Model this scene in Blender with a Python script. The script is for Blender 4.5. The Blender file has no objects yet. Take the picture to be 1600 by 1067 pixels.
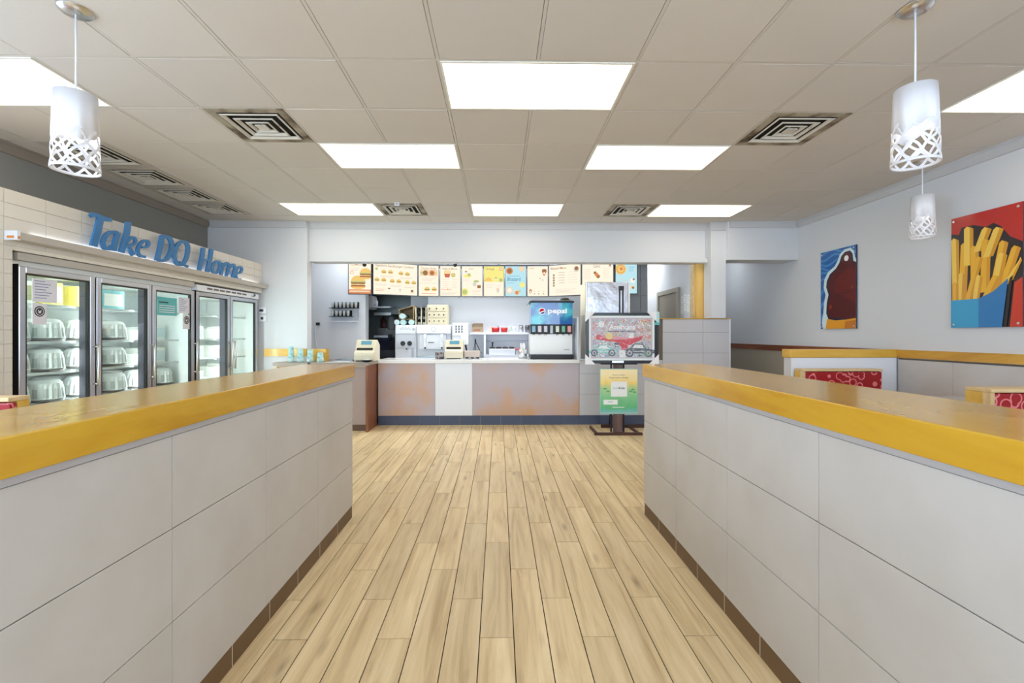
import bpy, bmesh, math, random
from mathutils import Vector, Matrix
random.seed(7)
PI = math.pi
scene = bpy.context.scene
COL = scene.collection

# ------------------------------------------------------------------ camera
F, CX, CY, YAW, EYE = 715.5, 790.0, 522.5, 0.0151, 1.355
cs, sn = math.cos(YAW), math.sin(YAW)
cam_d = bpy.data.cameras.new('camera')
cam = bpy.data.objects.new('camera', cam_d)
COL.objects.link(cam)
cam.location = (0, 0, EYE)
cam.rotation_euler = (PI / 2, 0, -YAW)
cam_d.sensor_width = 36
cam_d.lens = F / 1600 * 36
cam_d.shift_x = (800 - CX) / 1600
cam_d.shift_y = (CY - 533.5) / 1600
cam_d.clip_start = 0.02
scene.camera = cam

# ------------------------------------------------------------------ world and exposure
world = bpy.data.worlds.new('world')
scene.world = world
world.use_nodes = True
bg = world.node_tree.nodes['Background']
bg.inputs[0].default_value = (0.68, 0.83, 1.0, 1)
bg.inputs[1].default_value = 7.0
vs = scene.view_settings
vs.view_transform = 'Standard'
vs.look = 'None'
vs.gamma = 1
vs.use_curve_mapping = False
vs.exposure = -0.08
TROFFER = 4.8          # radiance of the ceiling light diffusers
KITCHEN = 18.0          # the lamps over the kitchen

def area_lamp(name, loc, size, power, color=(1, 1, 1), rot=(0, 0, 0)):
    l = bpy.data.lights.new(name, 'AREA')
    l.shape = 'RECTANGLE'
    l.size, l.size_y = size
    l.energy = power
    l.color = color
    o = bpy.data.objects.new(name, l)
    COL.objects.link(o)
    o.location = loc
    o.rotation_euler = rot
    return o

# ------------------------------------------------------------------ measuring helpers
def XatY(px, Y):
    u = (px - CX) / F
    return Y * (u * cs + sn) / (cs - u * sn)
def at(px, py, Y):                       # point on the plane y = Y
    X = XatY(px, Y)
    d = X * sn + Y * cs
    return Vector((X, Y, EYE - (py - CY) / F * d))
def onx(px, py, X):                      # point on the plane x = X
    u = (px - CX) / F
    Y = X * (cs - u * sn) / (u * cs + sn)
    d = X * sn + Y * cs
    return Vector((X, Y, EYE - (py - CY) / F * d))
def rect(x0, x1, y0, y1, Y):             # X0, X1, Z0, Z1 of an upright rectangle on the plane y = Y
    a = at(x0, y1, Y); b = at(x1, y0, Y)
    return a.x, b.x, a.z, b.z

# ------------------------------------------------------------------ materials
def lin(c):
    return tuple(((v / 255) / 12.92 if v <= 10 else (((v / 255) + 0.055) / 1.055) ** 2.4) for v in c) + (1,)
MATS = {}
def mat(name, color, rough=0.5, metal=0.0, spec=0.5, var=0.0, bump=0.0, bscale=60, coat=0.0, emit=0.0, trans=0.0, spots=None):
    if name in MATS: return MATS[name]
    m = bpy.data.materials.new(name); m.use_nodes = True
    nt = m.node_tree; N = nt.nodes; L = nt.links
    p = N['Principled BSDF']
    c = lin(color)
    p.inputs['Base Color'].default_value = c
    p.inputs['Roughness'].default_value = rough
    p.inputs['Metallic'].default_value = metal
    p.inputs['Specular IOR Level'].default_value = spec
    p.inputs['Coat Weight'].default_value = coat
    if coat: p.inputs['Coat Roughness'].default_value = 0.12
    if emit:
        p.inputs['Emission Color'].default_value = c
        p.inputs['Emission Strength'].default_value = emit
    if trans:
        p.inputs['Transmission Weight'].default_value = trans
    tc = N.new('ShaderNodeTexCoord')
    if var > 0:
        oi = N.new('ShaderNodeObjectInfo')
        no = N.new('ShaderNodeTexNoise'); no.inputs['Scale'].default_value = 3.0; no.inputs['Detail'].default_value = 3
        L.new(tc.outputs['Object'], no.inputs['Vector'])
        ad = N.new('ShaderNodeMath'); ad.operation = 'ADD'
        L.new(oi.outputs['Random'], ad.inputs[0]); L.new(no.outputs['Fac'], ad.inputs[1])
        mr = N.new('ShaderNodeMapRange'); mr.inputs['From Max'].default_value = 2.0
        mr.inputs['To Min'].default_value = 1 - var; mr.inputs['To Max'].default_value = 1 + var
        L.new(ad.outputs[0], mr.inputs['Value'])
        hs = N.new('ShaderNodeHueSaturation'); hs.inputs['Color'].default_value = c
        L.new(mr.outputs[0], hs.inputs['Value']); L.new(hs.outputs[0], p.inputs['Base Color'])
    if spots:                            # a second colour in cloudy patches
        sc, c2, lo, hi = spots
        no2 = N.new('ShaderNodeTexNoise'); no2.inputs['Scale'].default_value = sc; no2.inputs['Detail'].default_value = 5
        L.new(tc.outputs['Object'], no2.inputs['Vector'])
        r = N.new('ShaderNodeMapRange'); r.inputs['From Min'].default_value = lo; r.inputs['From Max'].default_value = hi
        L.new(no2.outputs['Fac'], r.inputs['Value'])
        mx = N.new('ShaderNodeMix'); mx.data_type = 'RGBA'
        mx.inputs[6].default_value = c; mx.inputs[7].default_value = lin(c2)
        L.new(r.outputs[0], mx.inputs[0])
        if var > 0:
            L.new(mx.outputs[2], hs.inputs['Color'])
        else:
            L.new(mx.outputs[2], p.inputs['Base Color'])
    if bump > 0:
        no3 = N.new('ShaderNodeTexNoise'); no3.inputs['Scale'].default_value = bscale; no3.inputs['Detail'].default_value = 4
        L.new(tc.outputs['Object'], no3.inputs['Vector'])
        b = N.new('ShaderNodeBump'); b.inputs['Strength'].default_value = bump; b.inputs['Distance'].default_value = 0.002
        L.new(no3.outputs['Fac'], b.inputs['Height']); L.new(b.outputs[0], p.inputs['Normal'])
    MATS[name] = m
    return m

def wood(name, c1, c2, c3, stretch=(12, 1.2, 12), rough=0.35, coat=0.0, per=0.0, knots=False, rand_tone=0.0):
    if name in MATS: return MATS[name]
    m = bpy.data.materials.new(name); m.use_nodes = True
    nt = m.node_tree; N = nt.nodes; L = nt.links
    p = N['Principled BSDF']; p.inputs['Roughness'].default_value = rough
    p.inputs['Coat Weight'].default_value = coat; p.inputs['Coat Roughness'].default_value = 0.15
    tc = N.new('ShaderNodeTexCoord'); oi = N.new('ShaderNodeObjectInfo'); ge = N.new('ShaderNodeNewGeometry')
    sm = N.new('ShaderNodeMath'); sm.operation = 'ADD'
    L.new(oi.outputs['Random'], sm.inputs[0]); L.new(ge.outputs['Random Per Island'], sm.inputs[1])
    off = N.new('ShaderNodeMath'); off.operation = 'MULTIPLY'; off.inputs[1].default_value = 37 * per
    L.new(sm.outputs[0], off.inputs[0])
    va = N.new('ShaderNodeVectorMath'); va.operation = 'ADD'
    L.new(tc.outputs['Object'], va.inputs[0]); L.new(off.outputs[0], va.inputs[1])
    mp = N.new('ShaderNodeMapping'); mp.inputs['Scale'].default_value = stretch
    L.new(va.outputs[0], mp.inputs['Vector'])
    n1 = N.new('ShaderNodeTexNoise'); n1.inputs['Scale'].default_value = 1.0; n1.inputs['Detail'].default_value = 8
    n1.inputs['Roughness'].default_value = 0.62; n1.inputs['Distortion'].default_value = 0.6
    L.new(mp.outputs[0], n1.inputs['Vector'])
    cr = N.new('ShaderNodeValToRGB')
    e = cr.color_ramp.elements
    e[0].position = 0.30; e[0].color = lin(c3)
    e[1].position = 0.68; e[1].color = lin(c1)
    q = cr.color_ramp.elements.new(0.48); q.color = lin(c2)
    L.new(n1.outputs['Fac'], cr.inputs[0])
    last = cr.outputs[0]
    if knots:
        vo = N.new('ShaderNodeTexVoronoi'); vo.inputs['Scale'].default_value = 3.1
        mp2 = N.new('ShaderNodeMapping'); mp2.inputs['Scale'].default_value = (2.2, 0.55, 1)
        L.new(va.outputs[0], mp2.inputs['Vector']); L.new(mp2.outputs[0], vo.inputs['Vector'])
        kr = N.new('ShaderNodeMapRange'); kr.inputs['From Min'].default_value = 0.02; kr.inputs['From Max'].default_value = 0.16
        kr.inputs['To Min'].default_value = 0.6; kr.inputs['To Max'].default_value = 0.0
        L.new(vo.outputs['Distance'], kr.inputs['Value'])
        mk = N.new('ShaderNodeMix'); mk.data_type = 'RGBA'; mk.inputs[7].default_value = lin((128, 104, 72))
        L.new(kr.outputs[0], mk.inputs[0]); L.new(last, mk.inputs[6]); last = mk.outputs[2]
    if rand_tone:
        wr = N.new('ShaderNodeTexWhiteNoise'); wr.noise_dimensions = '1D'
        L.new(sm.outputs[0], wr.inputs['W'])
        mr = N.new('ShaderNodeMapRange'); mr.inputs['To Min'].default_value = 1 - rand_tone; mr.inputs['To Max'].default_value = 1 + rand_tone
        L.new(wr.outputs['Value'], mr.inputs['Value'])
        hs = N.new('ShaderNodeHueSaturation'); L.new(last, hs.inputs['Color']); L.new(mr.outputs[0], hs.inputs['Value'])
        last = hs.outputs[0]
    L.new(last, p.inputs['Base Color'])
    b = N.new('ShaderNodeBump'); b.inputs['Strength'].default_value = 0.12 if per else 0.03; b.inputs['Distance'].default_value = 0.002
    L.new(n1.outputs['Fac'], b.inputs['Height']); L.new(b.outputs[0], p.inputs['Normal'])
    MATS[name] = m
    return m

def glow(name, color, strength):
    if name in MATS: return MATS[name]
    m = bpy.data.materials.new(name); m.use_nodes = True
    nt = m.node_tree; nt.nodes.clear()
    e = nt.nodes.new('ShaderNodeEmission'); o = nt.nodes.new('ShaderNodeOutputMaterial')
    e.inputs[0].default_value = lin(color); e.inputs[1].default_value = strength
    nt.links.new(e.outputs[0], o.inputs[0])
    MATS[name] = m
    return m
def glassy(name, tint=(235, 245, 243), refl=0.14, haze=0.0, rough=0.02):
    if name in MATS: return MATS[name]
    m = bpy.data.materials.new(name); m.use_nodes = True
    nt = m.node_tree; N = nt.nodes; L = nt.links; N.clear()
    o = N.new('ShaderNodeOutputMaterial'); t = N.new('ShaderNodeBsdfTransparent'); g = N.new('ShaderNodeBsdfGlossy')
    t.inputs[0].default_value = lin(tint); g.inputs['Roughness'].default_value = rough
    lw = N.new('ShaderNodeLayerWeight'); lw.inputs[0].default_value = 0.12      # same from both sides of the pane
    mr = N.new('ShaderNodeMapRange'); mr.inputs['To Min'].default_value = refl * 0.4; mr.inputs['To Max'].default_value = 0.9
    L.new(lw.outputs['Fresnel'], mr.inputs['Value'])
    gb = N.new('ShaderNodeNewGeometry'); iv = N.new('ShaderNodeMath'); iv.operation = 'SUBTRACT'; iv.inputs[0].default_value = 1.0
    L.new(gb.outputs['Backfacing'], iv.inputs[1])
    mu = N.new('ShaderNodeMath'); mu.operation = 'MULTIPLY'
    L.new(mr.outputs[0], mu.inputs[0]); L.new(iv.outputs[0], mu.inputs[1])
    mx = N.new('ShaderNodeMixShader')
    L.new(mu.outputs[0], mx.inputs[0]); L.new(t.outputs[0], mx.inputs[1]); L.new(g.outputs[0], mx.inputs[2])
    last = mx
    if haze:
        d = N.new('ShaderNodeBsdfDiffuse'); d.inputs[0].default_value = lin((240, 244, 244))
        m2 = N.new('ShaderNodeMixShader'); m2.inputs[0].default_value = haze
        L.new(mx.outputs[0], m2.inputs[1]); L.new(d.outputs[0], m2.inputs[2]); last = m2
    L.new(last.outputs[0], o.inputs[0])
    MATS[name] = m
    return m

WALL = mat('painted_wall', (214, 217, 222), 0.75, bump=0.05, bscale=90)
WALLD = mat('grey_wall', (176, 181, 183), 0.75)
TRIMP = mat('painted_trim', (196, 197, 200), 0.5)
CEILT = mat('ceiling_tile', (208, 202, 195), 0.9, var=0.04, bump=0.3, bscale=160)
TBAR = mat('ceiling_grid', (204, 198, 191), 0.6)
DARK = mat('dark_void', (26, 24, 22), 0.9)
GROUTF = mat('floor_grout', (58, 44, 30), 0.9)
PLANK = wood('plank_tile', (238, 217, 177), (222, 198, 154), (192, 164, 121), (16, 1.1, 16), 0.42, 0.0, per=1.0, knots=True, rand_tone=0.08)
GROUTW = mat('wall_grout', (112, 106, 100), 0.9)
HTILE = mat('porcelain_tile', (200, 197, 195), 0.42, var=0.03, spots=(3.0, (190, 186, 182), 0.4, 0.75))
BROWNB = mat('brown_base_tile', (104, 78, 52), 0.45, var=0.12, bump=0.2, bscale=220)
NAVYB = mat('slate_base_tile', (72, 82, 108), 0.3, var=0.12)
MAPLE = wood('varnished_maple', (216, 172, 50), (206, 158, 38), (188, 136, 30), (5, 1.0, 5), 0.22, 0.35)
MAPLEX = wood('varnished_maple_cross', (228, 186, 88), (216, 170, 66), (196, 146, 50), (1.0, 5, 5), 0.25, 0.3)
PALEW = wood('pale_wood', (228, 204, 160), (218, 190, 142), (200, 168, 116), (1.2, 8, 8), 0.4)
LAM = wood('brown_laminate', (150, 96, 66), (130, 78, 50), (100, 58, 38), (8, 8, 0.9), 0.4)
LAMTOP = mat('taupe_countertop', (142, 130, 122), 0.3, var=0.02)
WHITE = mat('white_solid', (232, 237, 247), 0.35)
WHITEG = mat('white_gloss', (240, 242, 244), 0.15)
SUBWAY = mat('subway_tile', (222, 217, 208), 0.16, var=0.03)
SUBG = mat('subway_grout', (236, 232, 224), 0.8)
ALU = mat('brushed_aluminium', (198, 199, 206), 0.28, 1.0)
CHROME = mat('chrome', (215, 216, 220), 0.28, 1.0)
STEEL = mat('stainless_steel', (190, 188, 192), 0.28, 0.95, bump=0.8, bscale=5)
for n_ in STEEL.node_tree.nodes:
    if n_.type == 'BUMP': n_.inputs['Distance'].default_value = 0.012
BLACK = mat('black_plastic', (20, 20, 24), 0.4)
BLACKM = mat('black_metal', (28, 28, 34), 0.35, 0.5)
COOLIN = mat('cooler_liner', (240, 243, 242), 0.45)
GLASS = glassy('cooler_glass', (242, 249, 247), 0.14)
CREAM = mat('cream_plastic', (226, 218, 194), 0.4)
SIGNB = mat('sign_blue', (48, 118, 178), 0.3)

# ------------------------------------------------------------------ mesh builder
ORG = {}
class MB:
    def __init__(s): s.v = []; s.f = []; s.m = []; s.sm = []
    def add(s, vs_, fs, m=0, smooth=False):
        o = len(s.v); s.v += [tuple(v) for v in vs_]
        for f in fs: s.f.append(tuple(i + o for i in f)); s.m.append(m); s.sm.append(smooth)
        return s
    def box(s, x0, x1, y0, y1, z0, z1, m=0):
        if x0 > x1: x0, x1 = x1, x0
        if y0 > y1: y0, y1 = y1, y0
        if z0 > z1: z0, z1 = z1, z0
        v = [(x0, y0, z0), (x1, y0, z0), (x1, y1, z0), (x0, y1, z0), (x0, y0, z1), (x1, y0, z1), (x1, y1, z1), (x0, y1, z1)]
        return s.add(v, [(0, 3, 2, 1), (4, 5, 6, 7), (0, 1, 5, 4), (1, 2, 6, 5), (2, 3, 7, 6), (3, 0, 4, 7)], m)
    def prism(s, poly, axis, a, b, m=0, smooth=False):
        """poly in the two other axes (x: y,z / y: x,z / z: x,y), extruded a..b along axis"""
        n = len(poly)
        def P(p, t):
            return (t, p[0], p[1]) if axis == 'x' else (p[0], t, p[1]) if axis == 'y' else (p[0], p[1], t)
        v = [P(p, a) for p in poly] + [P(p, b) for p in poly]
        f = [tuple(range(n)), tuple(range(2 * n - 1, n - 1, -1))]
        s.add(v, f, m)
        o = len(s.v) - 2 * n
        for i in range(n):
            j = (i + 1) % n
            s.f.append((o + i, o + n + i, o + n + j, o + j)); s.m.append(m); s.sm.append(smooth)
        return s
    def cyl(s, p0, p1, r0, r1=None, n=16, m=0, caps=True):
        r1 = r0 if r1 is None else r1
        p0 = Vector(p0); p1 = Vector(p1); d = (p1 - p0).normalized()
        a = d.orthogonal().normalized(); b = d.cross(a)
        v = []
        for p, r in ((p0, r0), (p1, r1)):
            for i in range(n):
                t = 2 * PI * i / n; v.append(p + a * math.cos(t) * r + b * math.sin(t) * r)
        s.add(v, [(i, (i + 1) % n, n + (i + 1) % n, n + i) for i in range(n)], m, True)
        if caps:
            o = len(s.v) - 2 * n
            s.f.append(tuple(o + i for i in range(n - 1, -1, -1))); s.m.append(m); s.sm.append(False)
            s.f.append(tuple(o + n + i for i in range(n))); s.m.append(m); s.sm.append(False)
        return s
    def lathe(s, c, prof, n=24, m=0, flute=None, smooth=True):
        v = []
        for k, (r, z) in enumerate(prof):
            for i in range(n):
                t = 2 * PI * i / n
                rr = r
                if flute and flute[2] <= k <= flute[3]: rr = r * (1 + flute[1] * (1 if i % 2 else -1))
                v.append((c[0] + rr * math.cos(t), c[1] + rr * math.sin(t), c[2] + z))
        f = []
        for k in range(len(prof) - 1):
            for i in range(n):
                j = (i + 1) % n
                f.append((k * n + i, k * n + j, (k + 1) * n + j, (k + 1) * n + i))
        if prof[0][0] > 1e-6: f.append(tuple(range(n - 1, -1, -1)))
        if prof[-1][0] > 1e-6: f.append(tuple((len(prof) - 1) * n + i for i in range(n)))
        return s.add(v, f, m, smooth)
    def tube(s, pts, r, n=8, m=0):
        pts = [Vector(p) for p in pts]; v = []; up = None
        for i, p in enumerate(pts):
            d = (pts[min(i + 1, len(pts) - 1)] - pts[max(i - 1, 0)]).normalized()
            a = d.orthogonal().normalized() if up is None else (up - d * up.dot(d)).normalized()
            up = a; b = d.cross(a)
            for k in range(n):
                t = 2 * PI * k / n; v.append(p + a * math.cos(t) * r + b * math.sin(t) * r)
        f = []
        for i in range(len(pts) - 1):
            for k in range(n):
                j = (k + 1) % n; f.append((i * n + k, i * n + j, (i + 1) * n + j, (i + 1) * n + k))
        f.append(tuple(range(n - 1, -1, -1))); f.append(tuple((len(pts) - 1) * n + k for k in range(n)))
        return s.add(v, f, m, True)
    def build(s, name, mats, parent=None, bevel=0.0, origin=None, seg=1):
        if not isinstance(mats, (list, tuple)): mats = [mats]
        org = Vector(ORG.get(parent.name, (0, 0, 0))) if parent else Vector(origin or (0, 0, 0))
        me = bpy.data.meshes.new(name)
        me.from_pydata([tuple(Vector(v) - org) for v in s.v], [], s.f)
        for mm in mats: me.materials.append(mm)
        for p, mi, sm_ in zip(me.polygons, s.m, s.sm): p.material_index = mi; p.use_smooth = sm_
        bm = bmesh.new(); bm.from_mesh(me)
        bmesh.ops.recalc_face_normals(bm, faces=bm.faces)
        if bevel > 0:
            es = [e for e in bm.edges if len(e.link_faces) == 2 and e.calc_face_angle(0) > 0.6]
            bmesh.ops.bevel(bm, geom=es, offset=bevel, segments=seg, profile=0.5, affect='EDGES', clamp_overlap=True)
        bm.to_mesh(me); bm.free()
        me.update()
        o = bpy.data.objects.new(name, me); COL.objects.link(o)
        if parent: o.parent = parent
        else: o.location = org
        ORG[o.name] = tuple(org)
        return o

def tag(o, label=None, cat=None, group=None, kind=None):
    if label: o['label'] = label
    if cat: o['category'] = cat
    if group: o['group'] = group
    if kind: o['kind'] = kind
    return o
def thing(name, label, cat, loc=(0, 0, 0), group=None):
    o = bpy.data.objects.new(name, None); COL.objects.link(o)
    o.empty_display_size = 0.05; o.location = loc
    ORG[o.name] = tuple(loc)
    return tag(o, label, cat, group)
def struct(o): o['kind'] = 'structure'; return o
def sbox(name, m, x0, x1, y0, y1, z0, z1):
    return struct(MB().box(x0, x1, y0, y1, z0, z1).build(name, m))
def pbox(name, m, parent, x0, x1, y0, y1, z0, z1, bevel=0.0, seg=1):
    return MB().box(x0, x1, y0, y1, z0, z1).build(name, m, parent, bevel, seg=seg)
def piece(name, mesh, loc, parent, rot=None):
    """a repeated piece sharing mesh data; loc is in world coordinates"""
    o = bpy.data.objects.new(name, mesh); COL.objects.link(o)
    o.parent = parent; o.location = Vector(loc) - Vector(ORG.get(parent.name, (0, 0, 0)))
    if rot: o.rotation_euler = rot
    return o
def boxmesh(name, sx, sy, sz, m, bevel=0.0):
    mb = MB().box(-sx / 2, sx / 2, -sy / 2, sy / 2, -sz / 2, sz / 2)
    o = mb.build(name, m, None, bevel); me = o.data; bpy.data.objects.remove(o); return me
def kids(o): return [c for c in bpy.data.objects if c.parent == o]
def dup(root, loc, label=None, group=None, rotz=None):
    def rec(o, par):
        c = o.copy(); COL.objects.link(c)
        if par: c.parent = par
        for k in KIDS[o.name]: rec(k, c)
        return c
    KIDS = {}
    def walk(o):
        KIDS[o.name] = kids(o)
        for k in KIDS[o.name]: walk(k)
    walk(root)
    r = rec(root, None); r.location = loc
    ORG[r.name] = tuple(loc)
    if rotz is not None: r.rotation_euler = (0, 0, rotz)
    if label: r['label'] = label
    if group: r['group'] = group
    return r
_tc = {}
def text_mesh(body, size=1.0, shear=0.0, bold=0.0):
    key = (body, shear, bold)
    if key not in _tc:
        c = bpy.data.curves.new('t', 'FONT'); c.body = body; c.size = 1; c.shear = shear; c.offset = bold
        c.resolution_u = 2; c.fill_mode = 'FRONT'
        o = bpy.data.objects.new('t', c); COL.objects.link(o)
        dg = bpy.context.evaluated_depsgraph_get(); e = o.evaluated_get(dg); me = e.to_mesh()
        vv = [tuple(v.co) for v in me.vertices]; ff = [tuple(p.vertices) for p in me.polygons]
        e.to_mesh_clear(); bpy.data.objects.remove(o); bpy.data.curves.remove(c)
        x0 = min(v[0] for v in vv); x1 = max(v[0] for v in vv)
        _tc[key] = ([(v[0] - x0, v[1]) for v in vv], ff, x1 - x0)
    vv, ff, w = _tc[key]
    return [(v[0] * size, v[1] * size) for v in vv], ff, w * size
def put_text(mb, body, origin, du, dv, height=None, width=None, m=0, shear=0.0, bold=0.0, center=False):
    """flat lettering: origin at the baseline start, du and dv unit vectors; width fits the line"""
    vv, ff, w = text_mesh(body, 1.0, shear, bold)
    sy = (height / 0.73) if height else width / w
    sx = width / w if width else sy
    o = Vector(origin) - (Vector(du) * w * sx / 2 if center else Vector((0, 0, 0)))
    mb.add([o + Vector(du) * v[0] * sx + Vector(dv) * v[1] * sy for v in vv], ff, m)

# ================================================================== SETTING
XL, XR, YB, ZC = -4.28, 4.42, 6.85, 3.024
YN = -2.6
# ---- floor
floor = struct(MB().box(XL - 0.2, XR + 0.2, YN - 0.2, 10.6, -0.12, -0.0035).build('floor', GROUTF))
PW, PL, PX0 = 0.153, 0.9376, -0.085
J = {0: 2.048, 1: 2.6465, 2: 2.3525}
pm = boxmesh('plank', PW - 0.0044, PL - 0.0044, 0.008, PLANK, 0.0008)
cells = []
for i in range(-27, 30):
    x = PX0 + (i + 0.5) * PW
    if x - PW / 2 < XL or x + PW / 2 > XR: continue
    for k in range(-6, 9):
        y0 = J[i % 3] + k * PL
        if y0 < YN or y0 + PL > 10.5: continue
        yc = y0 + PL / 2
        vis = (abs(x) < 1.2 and 1.2 < yc < 7.0) or (3.3 < yc < 7.0 and abs(x) < 0.34 * yc)
        cells.append((not vis, abs(x) + abs(yc - 3), x, yc))
cells.sort()
for c in cells[:290]:
    piece('plank', pm, (c[2], c[3], -0.004), floor)
mb = MB()
for c in cells[290:]:
    mb.box(c[2] - PW / 2 + 0.0017, c[2] + PW / 2 - 0.0017, c[3] - PL / 2 + 0.002, c[3] + PL / 2 - 0.002, -0.008, 0)
# short planks at both ends of the room are cut against the walls
mb.build('plank_field', PLANK, floor)['kind'] = 'stuff'

# ---- ceiling
ceil = struct(MB().box(XL - 0.2, XR + 0.2, YN - 0.2, YB + 0.25, ZC + 0.03, ZC + 0.12).build('ceiling', DARK))
G, GX, GY = 0.6096, -0.370, 2.790
lights = {}     # (i, j) of the first cell -> label
lights[(0, 0)] = 'large fluorescent ceiling light nearest the camera, over the middle of the aisle'
lights[(-2, 2)] = 'fluorescent ceiling light left of centre in the second row, right of a square vent'
lights[(2, 2)] = 'fluorescent ceiling light right of centre in the second row, left of a square vent'
lights[(-4, 5)] = 'small looking far left fluorescent ceiling light near the header wall'
lights[(0, 5)] = 'middle fluorescent ceiling light of the far row above the menu boards'
lights[(4, 5)] = 'far right fluorescent ceiling light in front of the white column'
lights[(6, 0)] = 'fluorescent ceiling light cut by the right edge of the photo'
lights[(-6, 0)] = 'fluorescent ceiling light cut by the left edge behind the hanging lamp'
hidden_lights = [(0, -5), (-6, -5), (5, -5)]
vents = {(-3, 1): 'square ceiling vent with nested louvres left of the front aisle light',
         (4, 1): 'square ceiling vent with dark dirty edges between the aisle and the right hanging lamp',
         (-2, 5): 'small looking far vent between the far left and middle ceiling lights',
         (3, 5): 'small looking far vent with blackened corners left of the far right ceiling light',
         (-6, 2): 'black edged vent beside the left wall, nearest of the row of four',
         (-6, 3): 'black edged vent beside the left wall, second of the row of four',
         (-6, 4): 'black edged vent beside the left wall, third of the row of four',
         (-6, 5): 'black edged vent beside the left wall, last one by the far corner'}
taken = set(vents)
for (i, j) in list(lights) + hidden_lights: taken |= {(i, j), (i + 1, j)}
TS = G - 0.019 - 0.005
tm = boxmesh('ceiling_tile', TS, TS, 0.012, CEILT, 0.0015)
far = MB()
for i in range(-7, 9):
    for j in range(-9, 7):
        if (i, j) in taken: continue
        x0 = GX + i * G; x1 = x0 + G; y0 = GY + j * G; y1 = y0 + G
        cx0, cx1, cy1 = max(x0, XL), min(x1, XR), min(y1, YB)
        cy0 = max(y0, YN)
        if cx1 - cx0 < 0.05 or cy1 - cy0 < 0.05: continue
        full = abs(cx1 - cx0 - G) < 1e-4 and abs(cy1 - cy0 - G) < 1e-4
        if full and j >= -2:
            piece('ceiling_tile', tm, ((x0 + x1) / 2, (y0 + y1) / 2, ZC + 0.004 + random.uniform(0, 0.002)), ceil,
                  (random.uniform(-0.003, 0.003), random.uniform(-0.003, 0.003), 0))
        elif j >= -2:
            pbox('ceiling_tile', CEILT, ceil, cx0 + 0.012, cx1 - 0.012, cy0 + 0.012, cy1 - 0.012, ZC - 0.002, ZC + 0.01)
        else:
            far.box(cx0 + 0.012, cx1 - 0.012, cy0 + 0.012, cy1 - 0.012, ZC - 0.002, ZC + 0.01)
far.build('ceiling_tile_field', CEILT, ceil)['kind'] = 'stuff'
for i in range(-6, 9):
    x = GX + i * G
    if XL < x < XR: pbox('grid_runner', TBAR, ceil, x - 0.0095, x + 0.0095, YN, YB, ZC, ZC + 0.03)
mb = MB()
for j in range(-8, 7):
    y = GY + j * G
    for i in range(-7, 9):
        if (i, j) in taken and (i, j - 1) in taken and (i, j) in vents and (i, j - 1) in vents: pass
        x0 = max(GX + i * G, XL) + 0.0095; x1 = min(GX + (i + 1) * G, XR) - 0.0095
        if x1 - x0 > 0.05: mb.box(x0, x1, y - 0.0095, y + 0.0095, ZC + 0.0003, ZC + 0.03)
mb.build('grid_cross_bars', TBAR, ceil)['kind'] = 'stuff'
# bars run behind light panels: the lights hide them (frames sit 2 mm below the grid)
DIFF = glow('light_diffuser', (255, 243, 222), TROFFER)
LFR = mat('light_frame', (232, 230, 220), 0.5)
def troffer(i, j, label, z=ZC, visible=True):
    x0 = GX + i * G + 0.010; x1 = GX + (i + 2) * G - 0.010; y0 = GY + j * G + 0.010; y1 = GY + (j + 1) * G - 0.010
    t = thing('ceiling_light', label, 'ceiling light', ((x0 + x1) / 2, (y0 + y1) / 2, z - 0.006), None)
    mb = MB(); w = 0.014
    mb.box(x0, x1, y0, y0 + w, z - 0.006, z + 0.02); mb.box(x0, x1, y1 - w, y1, z - 0.006, z + 0.02)
    mb.box(x0, x0 + w, y0 + w, y1 - w, z - 0.006, z + 0.02); mb.box(x1 - w, x1, y0 + w, y1 - w, z - 0.006, z + 0.02)
    mb.build('frame', LFR, t)
    pbox('diffuser', DIFF, t, x0 + w, x1 - w, y0 + w, y1 - w, z - 0.003, z + 0.004)
    return t
for (i, j), lab in lights.items(): troffer(i, j, lab)
for n, (i, j) in enumerate(hidden_lights):
    troffer(i, j, ['fluorescent ceiling light behind the camera over the aisle', 'fluorescent ceiling light behind the camera on the left',
                   'fluorescent ceiling light behind the camera on the right'][n])
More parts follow.
